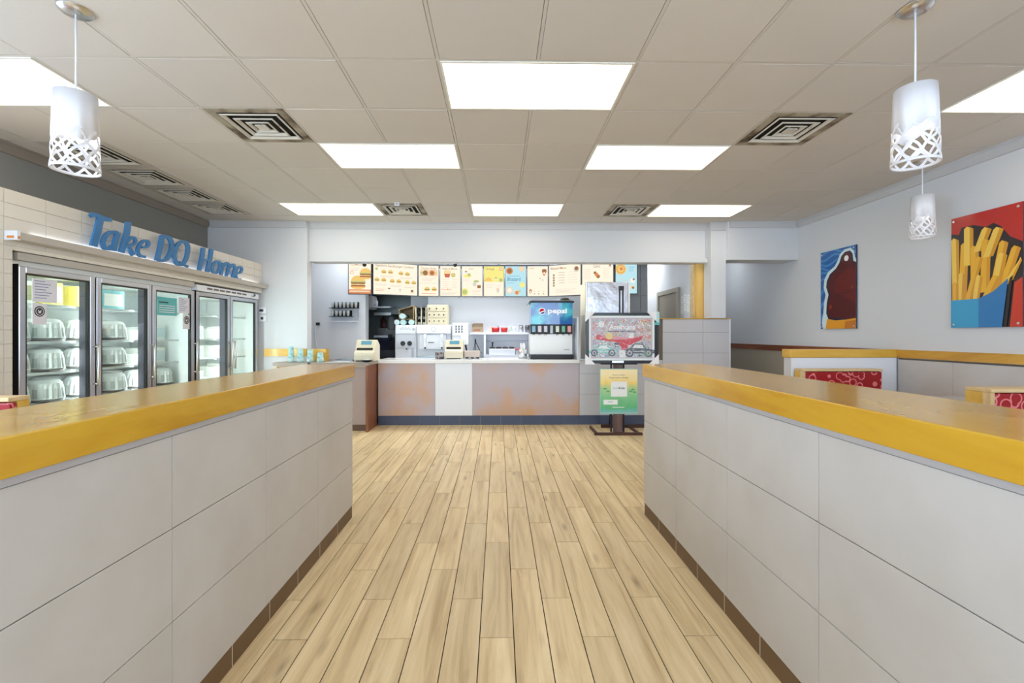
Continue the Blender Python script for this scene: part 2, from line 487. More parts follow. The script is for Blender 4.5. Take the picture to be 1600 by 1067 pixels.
# ---- vents
VW = mat('vent_white', (214, 210, 200), 0.5, spots=(9, (120, 100, 74), 0.62, 0.75))
VDIRT = mat('vent_plate', (170, 160, 142), 0.7, spots=(4, (84, 66, 46), 0.46, 0.62))
VPL = mat('vent_plate_clean', (188, 182, 172), 0.7, spots=(3, (120, 104, 84), 0.6, 0.8))
VBLK = mat('vent_dark', (24, 20, 18), 0.8)
def vent(i, j, label, black=False):
    cx = GX + (i + 0.5) * G; cy = GY + (j + 0.5) * G; z = ZC
    t = thing('ceiling_vent', label, 'vent', (cx, cy, z - 0.01), None)
    o = 0.293; a = 0.235
    mb = MB()
    for (x0, x1, y0, y1) in ((-o, o, -o, -a), (-o, o, a, o), (-o, -a, -a, a), (a, o, -a, a)):
        mb.box(cx + x0, cx + x1, cy + y0, cy + y1, z - 0.004, z + 0.012)
    mb.build('face_plate', VPL if black else VDIRT, t)
    pbox('duct', VBLK, t, cx - a - 0.01, cx + a + 0.01, cy - a - 0.01, cy + a + 0.01, z + 0.0288, z + 0.0299)
    for k, (r0, r1) in enumerate(((0.220, 0.192), (0.152, 0.126), (0.090, 0.068))):
        mb = MB(); z0 = z - 0.010
        for q in range(4):
            an = q * PI / 2; c_, s_ = round(math.cos(an)), round(math.sin(an))
            def R(x, y, zz): return (cx + x * c_ - y * s_, cy + x * s_ + y * c_, zz)
            rm = r0 - 0.011
            pr = [(r0, z0), (rm, z0 - 0.003), (r1, z0 + 0.012), (r1, z0 + 0.016), (rm, z0 + 0.002), (r0, z0 + 0.004)]
            v = [R(-p[0], -p[0], p[1]) for p in pr] + [R(p[0], -p[0], p[1]) for p in pr]
            mb.add(v, [(e, (e + 1) % 6, 6 + (e + 1) % 6, 6 + e) for e in range(6)])
        mb.build('louvre', VW, t)
    mb = MB().box(cx - 0.042, cx + 0.042, cy - 0.042, cy + 0.042, z - 0.012, z - 0.004)
    mb.box(cx - 0.006, cx + 0.006, cy - 0.006, cy + 0.006, z - 0.004, z + 0.02)
    mb.build('centre_plate', VW, t)
for (i, j), lab in vents.items(): vent(i, j, lab, i == -6)

# ---- walls
wl = sbox('wall_left', WALL, XL - 0.15, XL, YN - 0.15, 6.95, 0, ZC)
# window band in the left wall near the camera and in the wall behind the camera
bpy.data.objects.remove(wl)
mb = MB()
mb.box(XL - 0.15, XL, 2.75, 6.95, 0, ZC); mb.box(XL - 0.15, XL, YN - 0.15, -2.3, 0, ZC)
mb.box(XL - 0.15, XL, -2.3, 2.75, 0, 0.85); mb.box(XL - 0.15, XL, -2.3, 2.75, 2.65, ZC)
struct(mb.build('wall_left', mat('side_wall_shaded', (138, 138, 135), 0.75)))  # darker than the other walls: its shade is put into the colour
mb = MB()
mb.box(XL, XR, YN - 0.15, YN, 0, 0.6); mb.box(XL, XR, YN - 0.15, YN, 2.7, ZC)
mb.box(XL, XL + 0.4, YN - 0.15, YN, 0.6, 2.7); mb.box(XR - 0.4, XR, YN - 0.15, YN, 0.6, 2.7)
struct(mb.build('wall_front', WALL))
def window(n, axis, c, a0, a1, z0, z1, nb):
    mb = MB(); w = 0.05
    def B(p, q, zz0, zz1):
        if axis == 'x': mb.box(c - 0.04, c + 0.04, p, q, zz0, zz1)
        else: mb.box(p, q, c - 0.04, c + 0.04, zz0, zz1)
    B(a0, a1, z0, z0 + w); B(a0, a1, z1 - w, z1)
    for k in range(nb + 1):
        p = a0 + (a1 - a0 - w) * k / nb; B(p, p + w, z0 + w, z1 - w)
    struct(mb.build('window_%d' % n, ALU))
window(1, 'x', XL - 0.08, -2.3, 2.75, 0.85, 2.65, 4)
window(2, 'y', YN - 0.08, XL + 0.4, XR - 0.4, 0.6, 2.7, 6)
wr = sbox('wall_right', WALL, XR, XR + 0.15, YN - 0.15, 10.6, 0, ZC)
XWE = XatY(480, 6.80)                        # where the back left wall ends
sbox('wall_back_left', WALL, XL, XWE, 6.80, 6.95, 0, ZC)
XC0, XC1 = XatY(1110, 6.78), XatY(1133, 6.78)
struct(MB().box(XWE, XC0, 6.88, 7.12, 2.445, ZC).build('wall_header', WALL))
struct(MB().box(XC1, XR, 6.70, 7.05, 2.457, ZC).build('wall_header_right', WALL))
struct(MB().box(XC0, XC1, 6.76, 7.0, 1.60, ZC).build('column', WALL))
sbox('trim_8', TRIMP, XatY(1103, 6.86), XC0 - 0.001, 6.86, 6.879, 2.52, 2.93)
sbox('trim_9', TRIMP, XC0 - 0.02, XC1 + 0.02, 6.735, 6.759, 2.90, ZC)
# kitchen and corridor shell
sbox('wall_back', WALL, XL, XR, 10.4, 10.55, 0, ZC)
KX0 = XatY(669, 8.5)
sbox('wall_kitchen', mat('kitchen_wall', (240, 242, 246), 0.5), KX0, 2.45, 8.5, 8.62, 0, 2.95)
sbox('wall_kitchen_side', WALLD, -4.28, -4.2, 6.95, 10.4, 0, 2.95)
PX1 = XatY(571, 8.0)
sbox('wall_panel', mat('white_panel', (226, 229, 235), 0.35), -4.2, PX1, 8.0, 8.2, 0, 2.95)
sbox('ceiling', WALLD, XL, XR, 7.0, 10.5, 2.95, 3.0)
HX = 3.09
sbox('wall_hall', WALL, HX, HX + 0.12, 7.25, 10.4, 0, 2.95)
MAT = MATS
# crown moulding
def crown(n, pts, m=None):
    mb = MB()
    for (a, b, nx, ny) in pts:
        # nx,ny: direction pointing into the room
        prof = [(0, 2.925), (0.018, 2.93), (0.022, 2.95), (0.034, 2.985), (0.036, 3.0), (0.045, 3.005), (0.045, ZC), (0, ZC)]
        v = []
        for e in (a, b):
            for (d, z) in prof: v.append((e[0] + nx * d, e[1] + ny * d, z))
        k = len(prof)
        mb.add(v, [tuple(range(k)), tuple(range(2 * k - 1, k - 1, -1))] + [(i, k + i, k + (i + 1) % k, (i + 1) % k) for i in range(k)])
    struct(mb.build('trim_%d' % n, m or TRIMP))
crown(1, [((XL, YN), (XL, 6.80), 1, 0)], mat('shaded_trim', (140, 130, 120), 0.6))  # left crown toned down like its wall, shade in the colour
crown(2, [((XL + 0.045, 6.80), (XWE, 6.80), 0, -1)])
crown(3, [((XWE, 6.88), (XC0, 6.88), 0, -1)])
crown(4, [((XC1 + 0.022, 6.70), (XR - 0.045, 6.70), 0, -1)])
crown(5, [((XR, YN), (XR, 6.70), -1, 0)])
# chair rails
sbox('trim_6', MAPLEX, -3.45, XWE, 6.775, 6.80, 1.035, 1.145)
RAILD = wood('rail_maple', (222, 176, 84), (206, 156, 60), (180, 126, 44), (5, 1.0, 5), 0.3, 0.2)
sbox('trim_7', RAILD, XR - 0.03, XR, YN, 4.985, 1.10, 1.188)
DARKRAIL = wood('shaded_rail', (148, 84, 44), (130, 68, 34), (104, 52, 26), (5, 1.0, 5), 0.3, 0.2)  # same rail beyond the partition, its shade put into a darker colour
sbox('trim_10', DARKRAIL, XR - 0.03, XR, 5.135, 10.3, 1.10, 1.188)
sbox('trim_11', mat('wainscot', (172, 164, 148), 0.4), XR - 0.012, XR, 5.135, 10.3, 0.1, 1.10)
# wainscot tiles near the booths
wt = boxmesh('wainscot_tile', 0.010, 0.606, 0.49, HTILE, 0.001)
wsc = struct(MB().box(XR - 0.012, XR - 0.001, 0.1, 4.98, 0.09, 1.095).build('wall_wainscot', GROUTW))
for k in range(8):
    for r in range(2):
        piece('wall_tile', wt, (XR - 0.0165, 4.98 - 0.305 - k * 0.6096, 0.09 + 0.25 + r * 0.495 + 0.0), wsc)

# ================================================================== HALF WALLS OF THE AISLE
def half_wall(side, xf, xb, yend, seams, label):
    """side: +1 when the tiled face looks towards +x"""
    t = thing('half_wall', label, 'half wall', ((xf + xb) / 2, 1.5, 0))
    yn = -1.2
    i = xf - side * 0.010
    xo = xb + side * 0.03
    pbox('core', GROUTW, t, i, xo, yn, yend - 0.012, 0, 1.02)
    pbox('end_panel', HTILE, t, i, xo, yend - 0.0115, yend, 0.0, 1.02, 0.001)
    # tiles
    ys = [yend] + seams
    while ys[-1] > yn + 0.65: ys.append(ys[-1] - 0.615)
    ys.append(yn)
    for a, b in zip(ys[:-1], ys[1:]):
        for r in range(3):
            z0 = 0.09 + r * 0.31
            pbox('wall_tile', HTILE, t, i, xf, b + 0.0016, a - 0.0016, z0 + 0.0016, z0 + 0.31 - 0.0016, 0.001)
    y = yend
    ib = xf - side * 0.012
    while y > yn + 0.1:
        pbox('base_tile', BROWNB, t, ib - side * 0.004, xf - side * 0.003, max(y - 0.302, yn), y - 0.003, 0.0, 0.088)
        y -= 0.305
    pbox('base_grout', mat('pale_grout', (220, 212, 200), 0.8), t, ib - side * 0.003, xf - side * 0.0036, yn, yend - 0.002, 0.0, 0.0885)
    # metal edge under the cap, then the wooden cap
    pbox('edge_strip', mat('edge_metal', (188, 188, 194), 0.35, 0.3), t, xf - side * 0.03, xf + side * 0.006, yn, yend + 0.006, 1.0215, 1.040)
    pbox('wood_cap', MAPLE, t, xb, xf + side * 0.012, yn, yend + 0.012, 1.040, 1.133, 0.004, 2)
    return t
half_wall(+1, -1.083, -1.465, 3.41, [2.764, 2.150, 1.537, 0.924], 'long tiled half wall with a yellow wooden cap, left of the aisle')
half_wall(-1, 1.097, 1.555, 3.437, [2.815, 2.185, 1.555, 0.93], 'long tiled half wall with a yellow wooden cap, right of the aisle')

# ================================================================== COUNTER FRONT, TILED PARTITION
CF = 6.86                                     # plane of the counter fronts
PATT = mat('patterned_laminate', (188, 178, 186), 0.4, spots=(2.0, (206, 156, 98), 0.46, 0.72))
sc = thing('service_counter', 'long service counter with patterned front panels and white top below the menu boards', 'counter', (-0.3, 7.1, 0))
CX0, CX1 = -1.80, XatY(905, CF)
pbox('body', mat('counter_carcass', (150, 146, 144), 0.6), sc, CX0, CX1, CF + 0.012, 7.45, 0.0, 0.925)
xa, xb_ = XatY(680, CF), XatY(738, CF)
pbox('front_panel', PATT, sc, CX0 + 0.002, xa - 0.002, CF, CF + 0.0119, 0.142, 0.922, 0.001)
f2 = pbox('front_panel', WHITE, sc, xa + 0.001, xb_ - 0.001, CF - 0.006, CF + 0.0119, 0.142, 0.922, 0.001); f2['label'] = 'plain white front panel below the register'
pbox('front_panel', PATT, sc, xb_ + 0.002, CX1 - 0.003, CF, CF + 0.0119, 0.142, 0.922, 0.001)
pbox('countertop', WHITEG, sc, CX0, CX1, CF - 0.03, 7.47, 0.925, 0.977, 0.003)
k = CX0
while k < CX1 - 0.05:
    pbox('base_tile', NAVYB, sc, k + 0.0015, min(k + 0.302, CX1), CF + 0.004, CF + 0.0119, 0, 0.139)
    k += 0.305
# tiled partition right of the counter
tp = thing('tiled_partition', 'grey tiled partition with a thin wooden cap behind the easel', 'partition', (2.3, 6.95, 0))
TX0, TX1 = XatY(1030, CF), XatY(1140, CF)
pbox('core', GROUTW, tp, CX1 + 0.002, TX0, CF + 0.01, 6.94, 0, 0.975)
pbox('core', GROUTW, tp, TX0, TX1, CF + 0.01, 6.98, 0, 1.585)
sx0 = XatY(1035.5, CF); xs = [CX1 + 0.002] + [sx0 - 0.61 * n for n in (1, 0)] + [sx0 + 0.61, TX1]
GT = mat('grey_porcelain', (200, 200, 206), 0.4, var=0.02)
zr = [0.14]
z = 1.597 - 0.008
rows = []
ztop = 1.585
zz = [ztop - 0.2, ztop - 0.2 - 0.31, ztop - 0.2 - 0.62, ztop - 0.2 - 0.93, 0.14]
zt = [ztop] + zz
for a, b in zip(xs[:-1], xs[1:]):
    for z1, z0 in zip(zt[:-1], zt[1:]):
        if b <= sx0 + 0.01 and z1 > 1.0:
            if z0 > 0.97: continue
            z1 = 0.972
        a2 = a if a >= CX1 else CX1
        if b - a2 < 0.03: continue
        pbox('wall_tile', GT, tp, a2 + 0.0018, b - 0.0018, CF, CF + 0.0099, z0 + 0.0018, z1 - 0.0018, 0.001)
k = CX1 + 0.003
while k < TX1 - 0.05:
    pbox('base_tile', NAVYB, tp, k + 0.0015, min(k + 0.302, TX1), CF + 0.004, CF + 0.0099, 0, 0.139); k += 0.305
pbox('end_edge', WHITE, tp, TX1, TX1 + 0.014, CF - 0.002, 6.98, 0.0, 1.585)
pbox('wood_cap', MAPLEX, tp, TX0 - 0.04, TX1 + 0.016, CF - 0.012, 6.985, 1.586, 1.599, 0.002)
pbox('ledge', WHITE, tp, CX1 + 0.002, TX0 - 0.001, CF, 6.94, 0.9755, 0.985)

# wooden post by the column, tiled pillar, hall door
wp = thing('wood_post', 'light wooden door post behind the white column', 'post', (3.1, 7.1, 0))
pbox('post', wood('post_maple', (232, 194, 116), (222, 180, 98), (206, 160, 80), (8, 8, 1.0), 0.4), wp, XatY(1088, 7.02), XatY(1105.5, 7.02), 7.02, 7.24, 0, 2.93, 0.003)
pbox('casing', PALEW, wp, XatY(1088, 7.02) - 0.012, XatY(1088, 7.02), 7.10, 7.22, 0, 2.93)
pl = thing('tiled_pillar', 'narrow grey tiled pillar right of the last menu board', 'pillar', (2.35, 7.9, 0))
q0, q1 = XatY(984, 7.95), XatY(1012, 7.95)
pbox('core', GROUTW, pl, q0, q1, 7.97, 8.4, 0, 2.94)
PT = mat('pillar_tile', (150, 154, 158), 0.35, var=0.04)
xm = XatY(1000.5, 7.95)
for r in range(10):
    for (a, b) in ((q0, xm), (xm, q1)):
        pbox('wall_tile', PT, pl, a + 0.002, b - 0.002, 7.95, 7.9699, r * 0.29 + 0.002, (r + 1) * 0.29 - 0.002, 0.001)
# door in the hall partition (faces -x)
dr = struct(MB().box(HX - 0.03, HX - 0.001, 7.82, 8.70, 0.0, 2.08).build('door_1', mat('taupe_door', (146, 138, 122), 0.5)))
mb = MB(); X0 = HX - 0.045; X1 = HX - 0.001
mb.box(X0, X1, 7.74, 7.815, 0, 2.16); mb.box(X0, X1, 8.705, 8.78, 0, 2.16); mb.box(X0, X1, 7.815, 8.705, 2.085, 2.16)
mb.build('door_frame', mat('door_frame_paint', (166, 160, 146), 0.5), dr)
mb = MB().cyl((HX - 0.03, 7.90, 1.05), (HX - 0.075, 7.90, 1.05), 0.012).cyl((HX - 0.075, 7.90, 1.05), (HX - 0.095, 7.90, 1.05), 0.028)
mb.build('door_handle', CHROME, dr)
for n, (a, b, z0, z1) in enumerate(((7.62, 7.72, 1.70, 2.00), (7.49, 7.59, 1.74, 2.02), (7.36, 7.46, 1.72, 2.0))):
    p = MB().box(HX - 0.004, HX - 0.0005, a, b, z0, z1, 0)
    for q in range(6): p.box(HX - 0.0048, HX - 0.004, a + 0.012, b - 0.015 - 0.02 * (q % 3), z1 - 0.04 - q * 0.038, z1 - 0.034 - q * 0.038, 1)
    tag(p.build('wall_notice', [mat('paper_white', (240, 242, 242), 0.7), mat('print_grey', (150, 160, 165), 0.7)]),
        ['printed notice on the hall wall, nearest the brown door', 'printed notice on the hall wall, middle of three', 'printed notice on the hall wall, nearest the wooden post'][n], 'notice', 'notices on the hall wall')

# ================================================================== LEFT RETURN COUNTER
rc = thing('return_counter', 'brown laminate side counter with a taupe top, left of the main counter', 'counter', (-2.5, 6.6, 0))
RX0, RX1, RY0, RY1 = XatY(430, 6.37), -1.812, 6.37, 6.86
pbox('end_panel', LAM, rc, RX1 - 0.03, RX1, RY0, RY1, 0.0, 0.925, 0.001)
ep = pbox('end_panel', PALEW, rc, RX0, RX0 + 0.025, RY0, 6.795, 0.0, 0.925, 0.001); ep['label'] = 'pale wooden left end panel'
pbox('front_panel', mat('mauve_laminate', (158, 138, 132), 0.4), rc, RX0 + 0.026, RX1 - 0.031, RY0 + 0.08, RY0 + 0.10, 0.09, 0.90)
pbox('toe_kick', mat('brown_kick', (92, 66, 50), 0.5), rc, RX0 + 0.026, RX1 - 0.031, RY0 + 0.10, RY0 + 0.12, 0.0, 0.10)
pbox('top_rail', mat('rail_lam', (176, 150, 124), 0.45), rc, RX0 + 0.026, RX1 - 0.031, RY0 + 0.005, RY0 + 0.025, 0.900, 0.9245)
mb = MB(); mb.box(RX0 - 0.02, RX1 + 0.02, RY0 - 0.03, 6.795, 0.925, 0.966); mb.box(XWE + 0.003, RX1 + 0.008, 6.795, 7.3, 0.925, 0.966)
mb.build('countertop', LAMTOP, rc)
pbox('back_body', LAM, rc, XWE + 0.01, RX1 - 0.04, 6.87, 7.28, 0.0, 0.9245)

# ================================================================== COOLER BULKHEAD AND COOLERS
TF = -3.48
cb = MB()
cb.box(XL, TF - 0.008, 3.335, 6.795, 1.962, 2.388)      # bulkhead above the coolers
cb.box(XL, TF - 0.008, 2.85, 3.335, 0, 2.388)           # pier left of the coolers
wcb = struct(cb.build('wall_cooler_bulkhead', SUBG))
# individual stacked tiles
for c in range(13):
    y0 = 3.274 - 0.3 * 1 + c * 0.3; y1 = y0 + 0.3
    for r in range(24):
        z1 = 2.388 - r * 0.1; z0 = z1 - 0.1
        a, b = y0, min(y1, 6.79)
        if z0 < 1.93:
            if a >= 3.30: continue
            b = min(b, 3.333)
            if z1 <= 0: continue
            z0 = max(z0, 0)
        elif z0 < 1.962: z0 = 1.962
        if b - a < 0.02 or z1 - z0 < 0.02: continue
        pbox('wall_tile', SUBWAY, wcb, TF - 0.0079, TF, a + 0.0015, b - 0.0015, z0 + 0.0015, z1 - 0.0015, 0.001)
# sign rail
sr = thing('sign_rail', 'long grey metal ledge that carries the blue letters over the coolers', 'ledge', (TF + 0.04, 5.0, 2.03))
pbox('channel', mat('rail_grey', (186, 180, 172), 0.45), sr, TF + 0.0005, TF + 0.085, 3.30, 6.78, 2.028, 2.082, 0.003)
ec = MB().box(TF + 0.0005, TF + 0.09, 3.275, 3.299, 2.022, 2.088, 0)
ec.box(TF + 0.0905, TF + 0.0915, 3.28, 3.296, 2.03, 2.05, 1)
ec.box(TF + 0.02, TF + 0.07, 3.2735, 3.2745, 2.035, 2.052, 1)
e_ = ec.build('end_cap', [WHITE, mat('orange_sticker', (216, 140, 70), 0.6)], sr); e_['label'] = 'white end cap with an orange sticker'
pbox('light_strip', glow('led_strip', (236, 244, 255), 9.0), sr, TF + 0.006, TF + 0.016, 3.45, 6.65, 2.0825, 2.088)

# blue letters: traced strokes on the ledge, each letter a solid piece
def cat(pts, n=6, closed=False):
    P = [Vector((p[0], p[1])) for p in pts]; out = []
    m_ = len(P)
    rng = range(m_) if closed else range(m_ - 1)
    for i in rng:
        if closed: a, b, c, d = P[(i - 1) % m_], P[i], P[(i + 1) % m_], P[(i + 2) % m_]
        else: a, b, c, d = P[max(i - 1, 0)], P[i], P[i + 1], P[min(i + 2, m_ - 1)]
        for k in range(n):
            t = k / n
            out.append(0.5 * ((2 * b) + (-a + c) * t + (2 * a - 5 * b + 4 * c - d) * t * t + (-a + 3 * b - 3 * c + d) * t ** 3))
    if not closed: out.append(P[-1])
    return out
sg = thing('letter_sign', 'big blue brush lettering reading Take DQ Home above the glass coolers', 'sign', (TF + 0.05, 5.0, 2.082))
def stroke(mb, pts, w, conv, closed=False, wf=None, dx=0.0):
    c = cat(pts, 6, closed); n = len(c); Lf = []; Rt = []
    for i in range(n):
        if closed: d = c[(i + 1) % n] - c[i - 1]
        else: d = c[min(i + 1, n - 1)] - c[max(i - 1, 0)]
        d = d.normalized(); nn = Vector((-d.y, d.x))
        ww = (w if wf is None else w * wf(i / (n - 1), d)) / 2
        Lf.append(conv(c[i] + nn * ww)); Rt.append(conv(c[i] - nn * ww))
    X1, X0 = TF + 0.070 + dx, TF + 0.054
    v = []
    for p in Lf: v.append((X1, p[0], p[1]))
    for p in Rt: v.append((X1, p[0], p[1]))
    for p in Lf: v.append((X0, p[0], p[1]))
    for p in Rt: v.append((X0, p[0], p[1]))
    f = []
    for i in (range(n) if closed else range(n - 1)):
        j = (i + 1) % n
        f += [(i, j, n + j, n + i), (2 * n + i, 3 * n + i, 3 * n + j, 2 * n + j), (i, 2 * n + i, 2 * n + j, j), (n + i, n + j, 3 * n + j, 3 * n + i)]
    if not closed:
        f += [(0, n, 3 * n, 2 * n), (n - 1, 3 * n - 1, 4 * n - 1, 2 * n - 1)]
    mb.add(v, f)
def c1(p):
    q = onx(130 + p[0] / 10.67, 320 + p[1] / 10.67, TF + 0.07); return (q.y, max(q.z, 2.083))
def c2(p):
    q = onx(230 + p[0] / 10.0, 350 + p[1] / 10.0, TF + 0.07); return (q.y, max(q.z, 2.083))
nib = lambda t, d: 0.72 + 0.42 * abs(d.y)
L_ = [
 (c1, [([(128, 195), (170, 160), (240, 178), (340, 220), (430, 250), (482, 245)], 64, 0, 0, None), ([(300, 195), (262, 380), (215, 560), (180, 692)], 112, 0, .002, None)]),
 (c1, [([(590, 478), (500, 452), (400, 500), (342, 620), (365, 712), (440, 735), (490, 690)], 68, 0, 0, nib), ([(585, 470), (548, 600), (515, 770)], 82, 0, .002, None)]),
 (c1, [([(765, 285), (745, 440), (700, 620), (645, 795)], 92, 0, 0, None), ([(720, 640), (790, 560), (850, 548), (880, 600), (850, 655), (740, 680)], 44, 0, .002, None), ([(738, 665), (785, 745), (845, 835)], 66, 0, .003, None)]),
 (c1, [([(985, 705), (1060, 705), (1098, 650), (1070, 602), (1000, 612), (935, 700), (920, 790), (965, 852), (1050, 868)], 52, 0, 0, nib)]),
 (c2, [([(245, 180), (215, 350), (165, 575)], 74, 0, 0, None), ([(225, 190), (330, 205), (388, 290), (375, 430), (300, 555), (170, 570)], 58, 0, .002, nib)]),
 (c2, [([(600, 282), (645, 360), (625, 520), (560, 628), (480, 620), (432, 520), (455, 380), (520, 290)], 56, 1, 0, nib), ([(505, 595), (560, 630), (645, 668)], 34, 0, .002, None)]),
 (c2, [([(885, 370), (860, 540), (820, 722)], 60, 0, 0, None), ([(1010, 390), (985, 560), (945, 750)], 60, 0, .002, None), ([(850, 560), (985, 565)], 34, 0, .003, None)]),
 (c2, [([(1110, 580), (1148, 640), (1125, 730), (1070, 768), (1025, 720), (1035, 640)], 40, 1, 0, nib)]),
 (c2, [([(1190, 605), (1180, 700), (1160, 802)], 42, 0, 0, None), ([(1195, 660), (1245, 612), (1282, 645), (1265, 730), (1240, 818)], 38, 0, .002, None), ([(1285, 690), (1335, 635), (1375, 670), (1360, 755), (1335, 842)], 38, 0, .003, None)]),
 (c2, [([(1415, 770), (1465, 755), (1485, 700), (1450, 668), (1405, 720), (1392, 800), (1415, 855), (1470, 862)], 34, 0, 0, nib)]),
]
for conv, strokes in L_:
    mb = MB()
    for pts, w, cl, dx, wf in strokes: stroke(mb, pts, w, conv, bool(cl), wf, dx)
    mb.build('letter', SIGNB, sg)

# ---- coolers
LINER_Z0, DZ = 0.22, 1.86
SHELF = mat('shelf_wire', (214, 218, 220), 0.4, 0.2)
LEDC = glow('cooler_led', (250, 255, 252), 52.0)
def door_part(t, y0, y1, handle_at, z0=0.16, z1=1.855):
    """glass door in the plane x = -3.50; handle_at: y of the handle"""
    xf, xk = -3.495, -3.535
    w = 0.052; mb = MB()
    mb.box(xk, xf, y0 + 0.004, y0 + w, z0, z1); mb.box(xk, xf, y1 - w, y1 - 0.004, z0, z1)
    mb.box(xk, xf, y0 + w, y1 - w, z0, z0 + 0.06); mb.box(xk, xf, y0 + w, y1 - w, z1 - 0.045, z1)
    d = mb.build('door', ALU, t, 0.004)
    mb = MB(); g = 0.012; a, b, e, f_ = y0 + w, y1 - w, z0 + 0.06, z1 - 0.045
    mb.box(xk + 0.004, xf - 0.006, a, a + g, e, f_); mb.box(xk + 0.004, xf - 0.006, b - g, b, e, f_)
    mb.box(xk + 0.004, xf - 0.006, a + g, b - g, e, e + g); mb.box(xk + 0.004, xf - 0.006, a + g, b - g, f_ - g, f_)
    mb.build('gasket', BLACK, d)
    pbox('glass_pane', GLASS, d, -3.520, -3.514, a + g, b - g, e + g, f_ - g)
    mb = MB(); hz0, hz1 = 0.93, 1.25
    mb.tube([(xf, handle_at, hz0), (xf + 0.045, handle_at, hz0)], 0.006); mb.tube([(xf, handle_at, hz1), (xf + 0.045, handle_at, hz1)], 0.006)
    mb.tube([(xf + 0.045, handle_at, hz0 - 0.02), (xf + 0.05, handle_at, (hz0 + hz1) / 2), (xf + 0.045, handle_at, hz1 + 0.02)], 0.011, 10)
    mb.build('handle', CHROME, d)
def cooler(label, ys, ztop, handles):
    y0, y1 = ys[0], ys[-1]
    t = thing('display_cooler', label, 'cooler', (-3.85, (y0 + y1) / 2, 0))
    mb = MB(); xk, xf = -4.24, -3.54
    mb.box(xk, xk + 0.03, y0, y1, 0.0, ztop); mb.box(xk + 0.03, xf, y0, y0 + 0.03, 0.0, ztop); mb.box(xk + 0.03, xf, y1 - 0.03, y1, 0.0, ztop)
    mb.box(xk + 0.03, xf, y0 + 0.03, y1 - 0.03, 0.0, LINER_Z0); mb.box(xk + 0.03, xf, y0 + 0.03, y1 - 0.03, 1.83, ztop)
    mb.build('body', COOLIN, t)
    pbox('kick_plate', BLACKM, t, xf, -3.51, y0, y1, 0.0, 0.15)
    for k in range(1, len(ys) - 1): pbox('mullion', mat('mullion', (90, 88, 100), 0.3, 0.7), t, -3.62, xf, ys[k] - 0.025, ys[k] + 0.025, LINER_Z0, 1.83)
    pbox('side_trim', BLACK, t, xf, -3.497, y0 - 0.0, y0 + 0.004, 0.0, 1.87)
    for k in range(len(ys) - 1):
        a, b = ys[k], ys[k + 1]
        door_part(t, a + 0.003, b - 0.003, handles[k])
        for z in (0.32, 0.56, 0.80, 1.05, 1.30, 1.60):
            mb = MB()
            for q in range(10):
                x = -4.18 + q * 0.055; mb.box(x, x + 0.012, a + 0.035, b - 0.035, z - 0.006, z)
            mb.box(-3.70, -3.655, a + 0.035, b - 0.035, z - 0.02, z); mb.box(-4.19, -4.17, a + 0.035, b - 0.035, z - 0.012, z)
            mb.build('shelf', SHELF, t)
        pbox('light_strip', LEDC, t, -3.64, -3.622, a + 0.031, a + 0.056, 0.3, 1.80)
    return t
ysA = [3.385, 4.03, 4.675, 5.325]; ysB = [5.345, 6.02, 6.70]
ca = cooler('three door glass cooler full of white cake tubs under the letters Take', ysA, 1.90, [4.03 - 0.030, 4.675 - 0.03, 5.325 - 0.035])
pbox('top_panel', mat('cooler_grey', (190, 186, 180), 0.5), ca, -3.60, -3.50, 3.385, 5.325, 1.901, 1.955)
cbk = cooler('two door white glass cooler under the word Home, nearest the far wall', ysB, 1.86, [6.02 - 0.035, 6.02 + 0.035])
pbox('top_panel', WHITE, cbk, -3.60, -3.48, 5.345, 6.70, 1.863, 1.935, 0.004)
for k in range(7):
    y = 5.52 + k * 0.125
    pbox('vent_slot', mat('slot_dark', (110, 100, 96), 0.6), cbk, -3.4798, -3.478, y, y + 0.10, 1.892, 1.914)
mb = MB(); mb.box(-3.4805, -3.4785, 6.50, 6.58, 1.892, 1.902); mb.box(-3.4805, -3.4785, 6.56, 6.59, 1.90, 1.93); mb.box(-3.4805, -3.4785, 6.60, 6.61, 1.905, 1.925)
mb.build('maker_mark', BLACK, cbk)

# ---- cake tubs
TUBL = glassy('tub_lid', (252, 252, 250), 0.10, haze=0.8, rough=0.2)
TRAY = mat('tub_tray', (96, 92, 88), 0.4)
CAKE = mat('cake_white', (236, 230, 220), 0.6, spots=(14, (170, 140, 116), 0.56, 0.7))
def make_tub():
    t = thing('cake_tub', 'x', 'cake tub', (0, 0, 0))
    MB().lathe((0, 0, 0), [(0.118, 0.0), (0.135, 0.004), (0.140, 0.022), (0.132, 0.024)], 32).build('tray', TRAY, t)
    MB().lathe((0, 0, 0.0235), [(0.098, 0), (0.10, 0.11), (0.09, 0.125), (0.0, 0.128)], 20).build('cake', CAKE, t)
    mb = MB().lathe((0, 0, 0.024), [(0.136, 0), (0.134, 0.012), (0.126, 0.085), (0.118, 0.130), (0.098, 0.155), (0.05, 0.164), (0.0, 0.166)], 48, flute=(0, 0.024, 1, 2), smooth=False)
    for q in range(48, 96):
        if (q // 2) % 2: mb.m[q] = 1          # grooves between the ribs
    mb.build('lid', [TUBL, mat('tub_groove', (176, 180, 178), 0.4)], t)
    return t
def make_box(name, w, d, h, m1, m2):
    t = thing(name, 'x', 'box', (0, 0, 0))
    pbox('carton', m1, t, -d / 2, d / 2, -w / 2, w / 2, 0, h, 0.003)
    mb = MB().box(d / 2, d / 2 + 0.001, -w * 0.4, w * 0.4, h * 0.15, h * 0.8); mb.build('print', m2, t)
    return t
tub = make_tub(); first = True
bays = ['first cooler door', 'second cooler door', 'third cooler door', 'fourth cooler door', 'last cooler door']
shname = {0.56: 'second lowest shelf', 0.80: 'third shelf up', 1.05: 'fourth shelf up', 1.30: 'fifth shelf up'}
rnd = random.Random(3)
